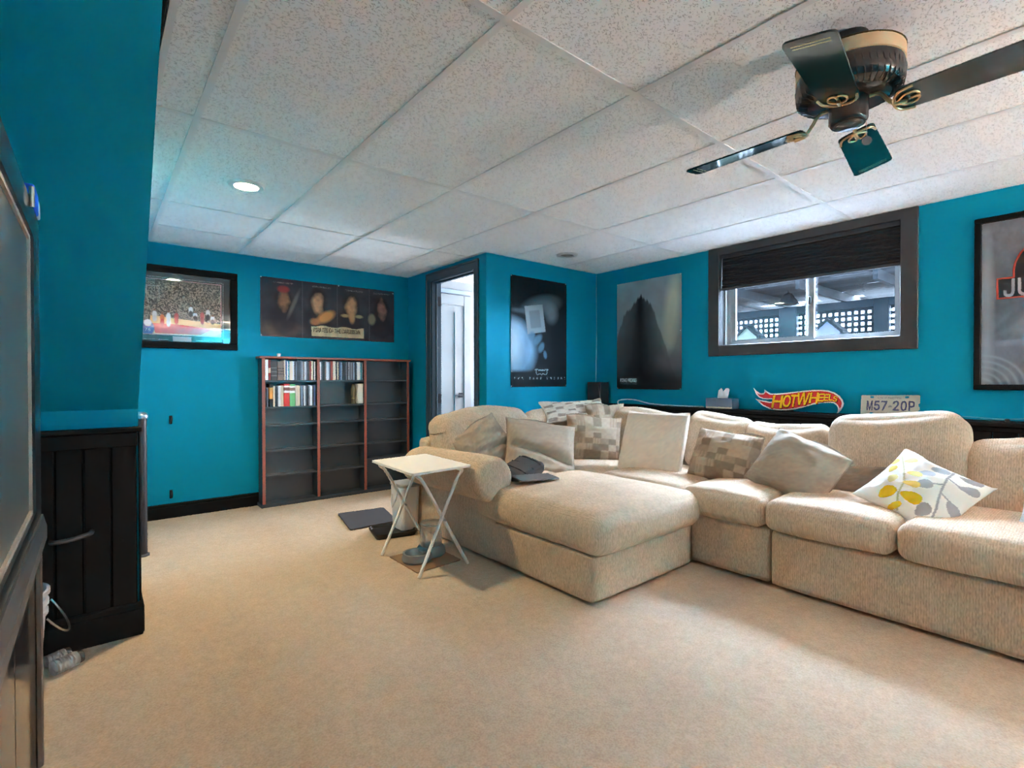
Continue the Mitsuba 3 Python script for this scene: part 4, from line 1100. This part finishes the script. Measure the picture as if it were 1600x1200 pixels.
hp = Polygon([(-y_, z_ - DZ) for y_, z_ in HW]).buffer(0)
sg = thing('flame_sign', 'red and yellow flame shaped toy car sign standing on the black ledge', 'sign')
labels[sg]['label'] = 'red and yellow flame shaped toy car sign standing on the black ledge'


def on_ledge(x):
    m = np.eye(4)
    m[:3, 0], m[:3, 1], m[:3, 2], m[:3, 3] = (0, -1, 0), (0, 0, 1), (-1, 0, 0), (x, 0, 0)
    return m


obj('backboard', moved(extrude(hp, 0.010), on_ledge(3.815)), 'paint_satin', sg, color=C(226, 214, 216), smooth=False, label='white outline board')
obj('red_face', moved(extrude(hp.buffer(-0.009, join_style=1), 0.0012), on_ledge(3.805)), 'paint_satin', sg, color=C(206, 34, 40), smooth=False)
LT = [('H', 1.635, 0.975, 1.559, 0.882), ('O', 1.560, 0.978, 1.505, 0.891), ('T', 1.510, 0.981, 1.462, 0.894), ('W', 1.468, 0.998, 1.385, 0.911), ('H', 1.385, 0.999, 1.329, 0.924), ('E', 1.332, 0.993, 1.294, 0.938), ('E', 1.296, 0.990, 1.265, 0.943), ('L', 1.265, 0.988, 1.240, 0.945), ('S', 1.240, 0.978, 1.214, 0.940)]
for k_, (colr, ox, lift, grow) in enumerate(((C(120, 24, 20), 0.003, 0.0014, 1.12), (C(238, 184, 40), 0.0, 0.0026, 1.0))):
    for ch, ya, za, yb, zb in LT:
        t = meshkit.text_mesh(ch, 0.1, 0.0008, True)
        lo, hi = t.bounds
        t.apply_translation([-(lo[0] + hi[0]) / 2, -(lo[1] + hi[1]) / 2, 0])
        w_, h_ = (ya - yb) * 0.96 * grow, (za - zb) * grow
        t.apply_scale([w_ / (hi[0] - lo[0]), h_ / (hi[1] - lo[1]), 1])
        t.vertices[:, 0] += 0.16 * t.vertices[:, 1]
        t.apply_translation([-(ya + yb) / 2 + ox, (za + zb) / 2 - DZ - ox, lift])
        obj('letter_shadow' if k_ == 0 else 'letter', moved(t, on_ledge(3.805)), 'paint_matte', sg, color=colr, smooth=False)
obj('stand', cbox(3.806, 3.84, 1.50, 1.62, LZ, LZ + 0.012, 0.002), 'paint_satin', sg, color=(0.02, 0.02, 0.02), smooth=False)

lp = thing('licence_plate', 'worn cream licence plate with blue characters leaning at the right of the flame sign', 'licence plate')
PWd, PHt = 0.303, 0.128
Mp = frame_of((3.800, 0.929, LZ + 0.066), (-1, 0.02, 0.22), (0, 0, 1), 1.3)
shape_ = sbox(-PWd / 2, -PHt / 2, PWd / 2, PHt / 2).buffer(-0.008).buffer(0.008)
for hx, hy in ((-0.092, 0.052), (0.088, 0.052), (-0.092, -0.052), (0.088, -0.052)):
    shape_ = shape_.difference(sbox(hx - 0.008, hy - 0.0045, hx + 0.008, hy + 0.0045).buffer(0.002))
shape_ = shape_.difference(Polygon([(PWd / 2 + 0.01, 0.02), (PWd / 2 - 0.008, 0.010), (PWd / 2 - 0.006, -0.005), (PWd / 2 + 0.01, -0.02)])).difference(Polygon([(PWd / 2 + 0.01, -0.03), (PWd / 2 - 0.006, -0.028), (PWd / 2 - 0.012, -0.07), (PWd / 2 + 0.01, -0.07)]))
obj('plate', moved(extrude(shape_, 0.0015), Mp), 'paint_satin', lp, color=lambda v_: np.clip(C(176, 168, 150)[None] * (0.78 + 0.44 * meshkit.fbm(v_ * 40, 3, 4)[:, None]), 0, 1), smooth=False)


def on(m, x, y, z=0.0016):
    k = m.copy()
    k[:3, 3] = m[:3, 3] + m[:3, 0] * x + m[:3, 1] * y + m[:3, 2] * z
    return k


BL = C(58, 60, 92)
for ch, x_ in (('M', -0.103), ('5', -0.064), ('7', -0.026), ('2', 0.034), ('0', 0.073), ('P', 0.112)):
    lettering(ch, 0.058, on(Mp, x_, -0.002), 0.001, True, 0.031, lp, BL)
lettering('KEEP IT BEAUTIFUL', 0.011, on(Mp, 0.0, 0.047), 0.0008, False, 0.125, lp, C(110, 104, 112))
lettering('ONTARIO', 0.010, on(Mp, 0.0, -0.047), 0.0008, False, 0.12, lp, C(140, 134, 130))
obj('crown_mark', moved(extrude(Polygon([(-0.008, -0.008), (0.008, -0.008), (0.009, 0.004), (0.004, -0.001), (0, 0.009), (-0.004, -0.001), (-0.009, 0.004)]), 0.0009), on(Mp, 0.004, -0.004)), 'paint_matte', lp, color=C(104, 100, 104), smooth=False)

tb = thing('tissue_box', 'blue grey tissue box with a white tissue, on the ledge below the window', 'tissue box')
obj('carton', cbox(3.735, 3.845, 1.90, 2.115, LZ, LZ + 0.082, 0.003), 'paint_satin', tb, smooth=False,
    color=lambda v_: np.where((v_[:, 2] < LZ + 0.03)[:, None], C(96, 104, 116), C(70, 86, 108)))
obj('band', cbox(3.7335, 3.735, 1.902, 2.113, LZ + 0.003, LZ + 0.016, 0.0004), 'paint_satin', tb, color=C(190, 176, 160), smooth=False, label='pale strip along the bottom')
g = np.linspace(0, 1, 9)
U, V = np.meshgrid(g, g, indexing='ij')
tz = LZ + 0.082 + V * (0.045 + 0.035 * np.abs(np.sin(U * 5.2 + 0.4)))
tm = np.column_stack([(3.785 + 0.012 * np.sin(U * 8) * V).ravel(), (2.045 - 0.085 * U - 0.01 * V).ravel(), tz.ravel()])
i, j = np.meshgrid(np.arange(8), np.arange(8), indexing='ij')
q = np.stack([i * 9 + j, (i + 1) * 9 + j, (i + 1) * 9 + j + 1, i * 9 + j + 1], -1).reshape(-1, 4)
obj('tissue', trimesh.Trimesh(tm, np.vstack([q[:, [0, 1, 2]], q[:, [0, 2, 3]]]), process=False), 'cloth', tb, color=C(232, 228, 232), smooth=True)

sp = thing('speaker', 'small black speaker on the ledge in the corner under the poster', 'speaker')
obj('cabinet', cbox(3.70, 3.83, 3.17, 3.335, LZ, LZ + 0.205, 0.006), 'paint_satin', sp, color=(0.012, 0.012, 0.013), smooth=False)
obj('grille', cbox(3.694, 3.70, 3.178, 3.327, LZ + 0.01, LZ + 0.196, 0.002), 'paint_matte', sp, color=(0.016, 0.016, 0.017), smooth=False)
obj('speaker_wire', tube(smooth_path([(3.845, 3.345, CE - 0.002), (3.846, 3.344, 1.8), (3.848, 3.343, 1.5), (3.844, 3.345, 1.25), (3.835, 3.342, 1.06), (3.80, 3.338, 1.03)], 6), 0.0035, 6), 'paint_satin', color=C(120, 158, 170), label='thin pale wire running down the wall corner to the speaker', cat='wire')
obj('white_cable', tube(smooth_path([(3.6875, 2.90, 0.70), (3.688, 2.92, 0.80), (3.695, 2.95, 0.872), (3.76, 2.84, 0.886), (3.835, 2.72, 0.852), (3.848, 2.55, 0.842), (3.85, 2.2, 0.842)], 8), 0.005, 8), 'paint_satin', color=C(226, 232, 236), label='white cable looping from behind the sofa onto the ledge', cat='cable')
obj('light_string', tube(smooth_path([(3.848, 0.70, 0.843), (3.846, 0.60, 0.852), (3.84, 0.45, 0.846), (3.848, 0.36, 0.851), (3.852, 0.28, 0.868), (3.852, 0.1, 0.87), (3.85, -0.1, 0.862)], 8), 0.0035, 6), 'paint_satin', color=C(96, 160, 178), label='thin pale string along the ledge under the framed poster', cat='cord')
obj('ledge_clip', cbox(3.70, 3.722, 0.385, 0.402, LZ, LZ + 0.018, 0.003), 'paint_satin', color=(0.01, 0.01, 0.01), label='tiny black clip on the ledge below the framed poster', cat='clip')
obj('white_remote', soft_box((0.05, 0.07, 0.035), 0.016, n=10).apply_translation([3.59, 1.985, 0.735]), 'paint_satin', smooth=True, color=C(226, 226, 230), label='small white rounded gadget on the sofa back behind the cushions', cat='gadget')

# ------------------------------------------------------------------ ceiling fan
fan = thing('ceiling_fan', 'black ceiling fan with four glossy dark blades and gold blade brackets', 'ceiling fan')
FX, FYc = 1.797, 0.548
BKG = (0.010, 0.010, 0.010)
GOLD = (0.72, 0.50, 0.28)
obj('canopy', lathe([(0.0, 0.0), (0.052, 0.0), (0.055, -0.012), (0.050, -0.040), (0.036, -0.055), (0.0, -0.055)][::-1], 40, (FX, FYc, CE - 0.001)), 'paint_gloss', fan, color=BKG)
obj('motor_housing', lathe([(0.0, 2.064), (0.06, 2.064), (0.125, 2.056), (0.139, 2.046), (0.139, 2.000), (0.142, 1.994), (0.142, 1.955), (0.132, 1.936), (0.105, 1.925), (0.0, 1.925)][::-1], 56, (FX, FYc, 0)), 'paint_gloss', fan, color=BKG)
obj('band', lathe([(0.1395, 2.044), (0.1425, 2.042), (0.1425, 2.006), (0.1395, 2.004)][::-1], 56, (FX, FYc, 0)), 'paint_satin', fan, color=C(196, 162, 122), label='tan band round the motor')
obj('rim', lathe([(0.138, 2.049), (0.144, 2.046), (0.138, 2.043)][::-1], 56, (FX, FYc, 0)), 'paint_gloss', fan, color=(0.05, 0.035, 0.01))
for i in range(48):
    a = 2 * math.pi * i / 48
    c_, s_ = math.cos(a), math.sin(a)
    p0, p1 = np.array([FX + 0.1425 * c_, FYc + 0.1425 * s_, 1.985]), np.array([FX + 0.108 * math.cos(a + 0.12), FYc + 0.108 * math.sin(a + 0.12), 1.9245])
    pm = np.array([FX + 0.1385 * math.cos(a + 0.06), FYc + 0.1385 * math.sin(a + 0.06), 1.940])
    obj('vent_rib', tube([p0, pm, p1], 0.0017, 5), 'paint_gloss', fan, color=(0.012, 0.016, 0.015))
obj('switch_housing', lathe([(0.0, 1.925), (0.05, 1.925), (0.052, 1.915), (0.052, 1.862), (0.046, 1.852), (0.0, 1.850)][::-1], 40, (FX, FYc, 0)), 'paint_gloss', fan, color=BKG)
obj('bottom_cap', lathe([(0.0, 1.851), (0.040, 1.8512), (0.036, 1.846), (0.012, 1.843), (0.0, 1.843)][::-1], 32, (FX, FYc, 0)), 'paint_gloss', fan, color=(0.03, 0.03, 0.03))


def blade_outline():
    r0, r1 = 0.118, 0.495
    P = []
    for t in np.linspace(0, 1, 9):
        P.append((r0 + (r1 - r0) * t, 0.050 + 0.011 * t))
    top_ = P
    g_ = Polygon(top_ + [(x, -y) for x, y in top_[::-1]])
    return g_.buffer(-0.018).buffer(0.018, quad_segs=6)


BO = blade_outline()


def tilt_z(p):
    p = p.copy()
    p[:, 2] += -0.065 * (p[:, 1] - FYc)
    return p


def place_blade(mesh, ang, pitch=12.0):
    m = to_trimesh(mesh).copy()
    a = math.radians(-pitch)
    R_ = np.eye(4)
    R_[1:3, 1:3] = [[math.cos(a), -math.sin(a)], [math.sin(a), math.cos(a)]]
    m.apply_transform(R_)
    m.apply_transform(trimesh.transformations.rotation_matrix(math.radians(ang), [0, 0, 1]))
    m.apply_translation([FX, FYc, 1.872])
    m.vertices = tilt_z(np.array(m.vertices))
    return m


for ang in (187.5, 7.5, 277.5, 97.5):
    sl = extrude(BO, 0.005)
    bl_ = obj('blade', place_blade(sl, ang), 'paint_gloss', fan, color=(0.0008, 0.017, 0.021), smooth=False)
    for r in (0.455, 0.468):
        st = bx(r, r + 0.004, -0.043, 0.043, -0.0006, 0.0)
        obj('pinstripe', place_blade(st, ang), 'metal_soft', bl_, color=(0.62, 0.58, 0.36), smooth=False)
    iron = []
    iron.append(tube(smooth_path([(0.055, 0, 0.045), (0.080, 0, 0.040), (0.100, 0, 0.012), (0.118, 0, -0.006), (0.145, 0, -0.008)], 6), [0.0058] * 25, 8))
    br = obj('bracket', place_blade(iron[0], ang, 0), 'metal_soft', bl_, color=GOLD)
    for s in (-1, 1):
        obj('scroll', place_blade(tube(smooth_path([(0.112, 0, -0.005), (0.116, s * 0.022, -0.005), (0.130, s * 0.042, -0.004), (0.160, s * 0.049, -0.004)], 6), 0.0038, 8), ang), 'metal_soft', bl_, color=GOLD)
        obj('scroll', place_blade(tube(smooth_path([(0.120, 0, -0.005), (0.140, s * 0.022, -0.005), (0.162, s * 0.022, -0.004), (0.172, s * 0.006, -0.004), (0.152, 0, -0.004)], 6), 0.0032, 8), ang), 'metal_soft', bl_, color=GOLD)
pc = obj('pull_chain', tube([(FX + 0.012, FYc - 0.044, 1.852), (FX + 0.013, FYc - 0.046, 1.80)], 0.0012, 6), 'metal_soft', fan, color=(0.6, 0.55, 0.5))
obj('chain_fob', moved(lathe([(0.0, -0.003), (0.013, -0.002), (0.013, 0.002), (0.0, 0.003)], 20), frame_of((FX + 0.013, FYc - 0.046, 1.790), (-0.8, -0.5, 0))), 'paint_satin', fan, color=C(120, 108, 106))

# ------------------------------------------------------------------ television
tv = thing('television', 'big floor standing projection television with a black base at the left edge', 'television')
TX, TY0, TY1 = -0.118, 0.46, 1.925
obj('cabinet', cbox(TX - 0.42, TX - 0.022, TY0, TY1, 0.60, 1.505, 0.01), 'paint_satin', tv, color=(0.012, 0.013, 0.014), smooth=False)
BZ0, BZ1, SY1 = 0.728, 1.432, 1.765
SY0 = TY0 + 0.16
bez = sbox(TY0, 0.695, TY1, 1.505).difference(sbox(SY0, BZ0, SY1, BZ1))


def tv_face(poly_, x0_, th):
    e_ = extrude(poly_, th)
    e_.vertices = np.column_stack([x0_ + e_.vertices[:, 2], e_.vertices[:, 0], e_.vertices[:, 1]])
    return e_


obj('bezel', tv_face(bez, TX - 0.022, 0.022), 'paint_gloss', tv, color=(0.008, 0.011, 0.012), smooth=False)
trim_ = sbox(SY0 - 0.001, BZ0 - 0.001, SY1 + 0.001, BZ1 + 0.001).difference(sbox(SY0 + 0.010, BZ0 + 0.010, SY1 - 0.010, BZ1 - 0.010))
obj('screen_trim', tv_face(trim_, TX - 0.014, 0.008), 'paint_satin', tv, color=C(150, 140, 128), smooth=False, label='thin silver line round the screen')
scene['tv_screen'] = plain((0.035, 0.045, 0.042), 0.28, 0.9)
obj('screen', bx(TX - 0.018, TX - 0.012, SY0, SY1, BZ0, BZ1), 'tv_screen', tv, smooth=False, label='dark grey green screen, switched off')
barp = Polygon([(TX - 0.06, 0.700), (TX + 0.004, 0.694), (TX + 0.012, 0.660), (TX + 0.012, 0.628), (TX - 0.004, 0.590), (TX - 0.06, 0.585)])
e = extrude(barp, TY1 - TY0 - 0.01)
e.vertices = np.column_stack([e.vertices[:, 0], TY0 + 0.005 + e.vertices[:, 2], e.vertices[:, 1]])
e.fix_normals()
obj('control_bar', e, 'paint_satin', tv, color=C(36, 40, 43), smooth=False, label='slanted grey bar under the screen')
obj('base', cbox(TX - 0.40, TX - 0.012, TY0 + 0.01, TY1 - 0.008, 0.0, 0.60, 0.006), 'paint_gloss', tv, color=(0.007, 0.007, 0.007), smooth=False)
for a, b in ((TY0 + 0.02, 0.80), (0.81, 1.345), (1.355, 1.60)):
    obj('base_door', cbox(TX - 0.012, TX - 0.004, a, b, 0.03, 0.575, 0.002), 'paint_gloss', tv, color=(0.010, 0.009, 0.009), smooth=False)
obj('edge_strip', cbox(TX - 0.013, TX + 0.002, TY1 - 0.030, TY1 - 0.010, 0.0, 0.62, 0.003), 'metal_soft', tv, color=C(120, 120, 120), smooth=False, label='thin silver strip up the right edge of the base')
sn = thing('clip_camera', 'small silver cylinder clipped on the top front edge of the television', 'camera')
obj('body', tube([(TX + 0.0045, 1.665, 1.482), (TX + 0.0045, 1.665, 1.530)], 0.0050, 20), 'metal_soft', sn, color=C(196, 182, 166))
obj('clip', cbox(TX - 0.03, TX + 0.001, 1.658, 1.672, 1.506, 1.511, 0.001), 'paint_satin', sn, color=(0.02, 0.02, 0.02), smooth=False)
bb = thing('blue_box', 'small blue and white box on top of the television at its far corner', 'box')
obj('carton', cbox(TX - 0.05, TX + 0.004, 1.745, 1.862, 1.506, 1.560, 0.003), 'paint_satin', bb, color=C(30, 100, 220), smooth=False)
obj('end_panel', cbox(TX - 0.05, TX + 0.005, 1.862, 1.900, 1.506, 1.548, 0.002), 'paint_satin', bb, color=C(206, 220, 230), smooth=False, label='white end')

# ------------------------------------------------------------------ black cupboard under the stairs
cp = thing('stair_cupboard', 'black boarded cupboard with a pull handle under the sloped stairs', 'cupboard')
CY = 2.640
x = 0.132
first = True
while x > -0.64:
    w_ = 0.086
    obj('board', cbox(x - w_ + 0.003, x, CY, CY + 0.016, 0.11, 0.815, 0.004), 'black_paint', cp, smooth=False)
    x -= w_
obj('carcass', bx(XL + 0.005, 0.133, CY + 0.014, CY + 0.0195, 0.0, 0.85), 'black_paint', cp, smooth=False)
obj('top_rail', cbox(XL + 0.005, 0.137, CY - 0.010, CY + 0.018, 0.790, 0.852, 0.005), 'black_paint', cp, smooth=False)
obj('top_cap', cbox(XL + 0.005, 0.152, CY - 0.022, CY + 0.019, 0.852, 0.872, 0.004), 'black_paint', cp, smooth=False)
bp = base_prof(((XL + 0.005, CY), (0.150, CY)), (0, -1), 0.135)
obj('skirting', bp, 'black_paint', cp, smooth=False)
obj('side_panel', bx(0.1405, 0.146, CY, 3.3, 0.0, 0.87), 'black_paint', cp, smooth=False)
obj('side_skirting', cbox(0.1462, 0.156, CY, 3.3, 0.0, 0.115, 0.004), 'black_paint', cp, smooth=False)
dr_ = obj('door', cat(bx(-0.30, -0.296, CY - 0.002, CY + 0.002, 0.14, 0.78), bx(-0.038, -0.034, CY - 0.002, CY + 0.002, 0.14, 0.735), bx(-0.30, -0.034, CY - 0.002, CY + 0.002, 0.733, 0.737)), 'black_paint', cp, smooth=False)
obj('handle', tube(smooth_path([(-0.135, CY, 0.440), (-0.128, CY - 0.028, 0.442), (-0.075, CY - 0.036, 0.447), (-0.020, CY - 0.028, 0.458), (-0.014, CY, 0.460)], 6), 0.009, 10), 'paint_satin', dr_, color=(0.03, 0.03, 0.03))

po = thing('black_post', 'black cylindrical post with a chrome top standing beside the stair cupboard', 'post')
px_, py_ = 0.212, 3.79
obj('tube', lathe([(0.0, 0.012), (0.030, 0.012), (0.030, 0.835), (0.0, 0.835)], 28, (px_, py_, 0)), 'paint_satin', po, color=(0.008, 0.008, 0.009))
obj('foot', lathe([(0.0, 0.0), (0.040, 0.0), (0.040, 0.010), (0.034, 0.016), (0.0, 0.016)], 28, (px_, py_, 0)), 'paint_satin', po, color=(0.03, 0.035, 0.04))
obj('top', lathe([(0.0, 0.835), (0.036, 0.835), (0.038, 0.850), (0.034, 0.862), (0.018, 0.874), (0.0, 0.876)], 28, (px_, py_, 0)), 'metal_soft', po, color=C(170, 180, 188), label='chrome cap')

# white bucket and a silvery roller lying in front of the cupboard
bk = thing('white_bucket', 'white plastic bucket with a wire handle in front of the stair cupboard, behind the television', 'bucket')
ux, uy = -0.256, 2.43
obj('pail', lathe([(0.0, 0.004), (0.098, 0.004), (0.100, 0.0), (0.116, 0.24), (0.124, 0.245), (0.124, 0.258), (0.117, 0.262), (0.118, 0.276), (0.126, 0.279), (0.126, 0.292), (0.119, 0.296), (0.120, 0.312), (0.129, 0.316), (0.129, 0.330), (0.119, 0.330), (0.097, 0.012), (0.0, 0.012)], 40, (ux, uy, 0.0)), 'paint_satin', bk, color=C(216, 220, 224))
th = np.linspace(-0.5, 0.5, 14) * math.pi
hd = np.column_stack([ux + 0.125 + 0.060 * np.cos(th) * 0.9, uy + 0.0 + 0.10 * np.sin(th), 0.255 - 0.085 * np.cos(th)])
obj('handle', tube(hd, 0.0035, 6), 'metal_soft', bk, color=C(190, 190, 190), label='wire handle')
for i, (xa, ya, xb, yb, rr, zz_) in enumerate(((-0.150, 2.540, -0.095, 2.572, 0.021, 0.022), (-0.126, 2.452, -0.058, 2.494, 0.026, 0.027))):
    rl = thing('paint_roller', ('silvery fluffy roller nearer the cupboard, lying on the carpet', 'silvery fluffy roller nearer the camera, lying on the carpet')[i], 'paint roller')
    p = np.linspace([xa, ya, zz_], [xb, yb, zz_], 24)
    rad = rr * (1 + 0.06 * np.sin(np.arange(24) * 2.3)) * np.r_[0.8, np.ones(22), 0.8]
    obj('sleeve', tube(p, rad, 16), 'paint_satin', rl, color=lambda v_: np.clip(C(168, 164, 156)[None] * (0.1 + 1.5 * meshkit.fbm(v_ * 60, 3, 8)[:, None]), 0, 1))
    d_ = (p[-1] - p[0]) / np.linalg.norm(p[-1] - p[0])
    obj('end_cap', tube([p[-1], p[-1] + d_ * 0.014], rr * 0.85, 16), 'paint_satin', rl, color=(0.015, 0.015, 0.015))

# ------------------------------------------------------------------ folding tray table
tt = thing('tray_table', 'small white folding tray table with crossed legs beside the sofa arm', 'side table')
W1 = C(232, 226, 218)
cx, cy, hz, ta = 1.497, 2.625, 0.585, 0.0
QA = [(1.275, 2.870), (1.662, 2.900), (1.640, 2.352), (1.250, 2.322)]
top_poly = Polygon(QA).buffer(-0.012).buffer(0.012)
e = extrude(top_poly, 0.012)
e.apply_translation([0, 0, hz - 0.012])
obj('tabletop', e, 'paint_satin', tt, color=W1, smooth=False)
for yy, dy in ((2.405, 1), (2.860, -1)):
    for s in (0, 1):
        off = 0.012 * (s - 0.5)
        xf, xt = ((1.332, 1.605), (1.655, 1.330))[s]
        pts = smooth_path([(xf, yy + off, 0.006), (xf + (xt - xf) * 0.5, yy + off, 0.29), (xf + (xt - xf) * 0.88, yy + off, 0.505), (xt, yy + off, 0.545), (xt, yy + off, 0.556), (xt - (xt - xf) * 0.10, yy + off, 0.566)], 6)
        obj('leg', tube(pts, 0.0095, 10), 'paint_satin', tt, color=W1)
    obj('pivot', tube([(1.492, yy - 0.017, 0.288), (1.492, yy + 0.017, 0.288)], 0.006, 10), 'metal_soft', tt, color=C(170, 168, 165))
for xt in (1.578, 1.362):
    obj('crossbar', tube([(xt, 2.40, 0.566), (xt, 2.865, 0.566)], 0.0075, 10), 'paint_satin', tt, color=W1)

# ------------------------------------------------------------------ bin, trays, mats, feeder
bn = thing('waste_bin', 'white plastic waste bin with a grey lid behind the tray table', 'waste bin')
def rrect(w, h, r):
    return np.array(sbox(-w / 2, -h / 2, w / 2, h / 2).buffer(-r).buffer(r, quad_segs=6).exterior.coords)[:-1]
def loft(levels):
    """stacked outlines (z, outline) joined into a closed skin"""
    V, F = [], []
    n = len(levels[0][1])
    for z_, o_ in levels:
        V.append(np.column_stack([o_, np.full(n, z_)]))
    for a in range(len(levels) - 1):
        for b in range(n):
            c = (b + 1) % n
            F += [[a * n + b, a * n + c, (a + 1) * n + c], [a * n + b, (a + 1) * n + c, (a + 1) * n + b]]
    V = np.vstack(V + [np.array([[*levels[0][1].mean(0), levels[0][0]], [*levels[-1][1].mean(0), levels[-1][0]]])])
    for b in range(n):
        c = (b + 1) % n
        F += [[len(V) - 2, c, b], [len(V) - 1, (len(levels) - 1) * n + b, (len(levels) - 1) * n + c]]
    m = trimesh.Trimesh(V, np.array(F), process=False)
    m.fix_normals()
    return m


def turned(m, x, y, deg, z=0.0):
    k = m.copy()
    k.apply_transform(trimesh.transformations.rotation_matrix(math.radians(deg), [0, 0, 1]))
    k.apply_translation([x, y, z])
    return k


bxx, byy, brot = 1.690, 3.240, 0
o = lambda s: rrect(0.148 * s, 0.190 * s, 0.03 * s)
obj('body', turned(loft([(0.024, o(0.84)), (0.03, o(0.87)), (0.325, o(1.0)), (0.325, o(0.96)), (0.30, o(0.955))]), bxx, byy, brot), 'paint_satin', bn, color=C(222, 218, 214))
obj('lid', turned(loft([(0.322, o(1.05)), (0.338, o(1.06)), (0.344, o(1.0)), (0.336, o(0.86)), (0.330, o(0.6))]), bxx, byy, brot), 'paint_satin', bn, color=C(150, 148, 144), label='grey lid')
obj('swing_handle', turned(tube(smooth_path([(-0.078, -0.05, 0.30), (-0.096, -0.03, 0.22), (-0.094, 0.02, 0.18), (-0.078, 0.05, 0.26)], 6), 0.005, 8), bxx, byy, brot), 'paint_satin', bn, color=C(205, 203, 200))
obj('black_tray', turned(loft([(0.0, rrect(0.26, 0.22, 0.02)), (0.022, rrect(0.28, 0.24, 0.025)), (0.036, rrect(0.29, 0.25, 0.03)), (0.036, rrect(0.27, 0.23, 0.025)), (0.020, rrect(0.25, 0.21, 0.02))]), 1.590, 3.235, -12), 'paint_satin', color=(0.014, 0.013, 0.012), label='black boot tray under the white waste bin', cat='tray')
mt = Polygon([(1.385, 3.475), (1.475, 3.955), (1.835, 3.900), (1.745, 3.470)]).buffer(-0.02).buffer(0.02)
e = extrude(mt, 0.012); 
obj('door_mat', e, 'cloth', color=C(66, 64, 66), smooth=False, label='dark grey rectangular mat on the carpet before the bookcase', cat='mat')
labels['door_mat']['label'] = 'dark grey mat lying on the carpet in front of the right end of the bookcase'
mt = Polygon([(1.358, 2.805), (1.660, 2.795), (1.662, 2.492), (1.362, 2.472)]).buffer(-0.008).buffer(0.008)
e = extrude(mt, 0.006)
obj('feeding_mat', e, 'cloth', color=C(134, 106, 82), smooth=False, label='small brown mat under the pet water dispenser, between the table legs', cat='mat')
fd = thing('pet_water_dispenser', 'grey pet water dispenser with a clear tank and a front bowl under the tray table', 'pet feeder')
G1 = C(112, 114, 112)
ring_o = np.array(Point(0, 0).buffer(0.088, quad_segs=10).exterior.coords)[:-1]
sc_ = lambda s, sx=1.0: ring_o * [s * sx, s]
obj('bowl', turned(loft([(0.007, sc_(0.90)), (0.02, sc_(1.0)), (0.056, sc_(0.93)), (0.056, sc_(0.80)), (0.020, sc_(0.66)), (0.018, sc_(0.3))]), 1.452, 2.640, 0), 'paint_satin', fd, color=G1)
obj('tank_base', turned(loft([(0.007, sc_(0.98)), (0.02, sc_(1.02)), (0.05, sc_(0.94)), (0.062, sc_(0.80)), (0.066, sc_(0.4))]), 1.575, 2.690, 0), 'paint_satin', fd, color=G1)
obj('neck', cbox(1.49, 1.54, 2.63, 2.70, 0.008, 0.05, 0.006), 'paint_satin', fd, color=G1, smooth=False)
obj('tank', lathe([(0.064, 0.064), (0.066, 0.068), (0.066, 0.190), (0.060, 0.205), (0.0, 0.207)], 32, (1.575, 2.690, 0)), 'clear_plastic', fd, label='clear water tank', smooth=True)
obj('tank_rim', lathe([(0.0655, 0.186), (0.0685, 0.188), (0.0685, 0.194), (0.0655, 0.196)], 32, (1.575, 2.690, 0)), 'paint_satin', fd, color=C(150, 148, 142))

# ------------------------------------------------------------------ hall door beyond the doorway
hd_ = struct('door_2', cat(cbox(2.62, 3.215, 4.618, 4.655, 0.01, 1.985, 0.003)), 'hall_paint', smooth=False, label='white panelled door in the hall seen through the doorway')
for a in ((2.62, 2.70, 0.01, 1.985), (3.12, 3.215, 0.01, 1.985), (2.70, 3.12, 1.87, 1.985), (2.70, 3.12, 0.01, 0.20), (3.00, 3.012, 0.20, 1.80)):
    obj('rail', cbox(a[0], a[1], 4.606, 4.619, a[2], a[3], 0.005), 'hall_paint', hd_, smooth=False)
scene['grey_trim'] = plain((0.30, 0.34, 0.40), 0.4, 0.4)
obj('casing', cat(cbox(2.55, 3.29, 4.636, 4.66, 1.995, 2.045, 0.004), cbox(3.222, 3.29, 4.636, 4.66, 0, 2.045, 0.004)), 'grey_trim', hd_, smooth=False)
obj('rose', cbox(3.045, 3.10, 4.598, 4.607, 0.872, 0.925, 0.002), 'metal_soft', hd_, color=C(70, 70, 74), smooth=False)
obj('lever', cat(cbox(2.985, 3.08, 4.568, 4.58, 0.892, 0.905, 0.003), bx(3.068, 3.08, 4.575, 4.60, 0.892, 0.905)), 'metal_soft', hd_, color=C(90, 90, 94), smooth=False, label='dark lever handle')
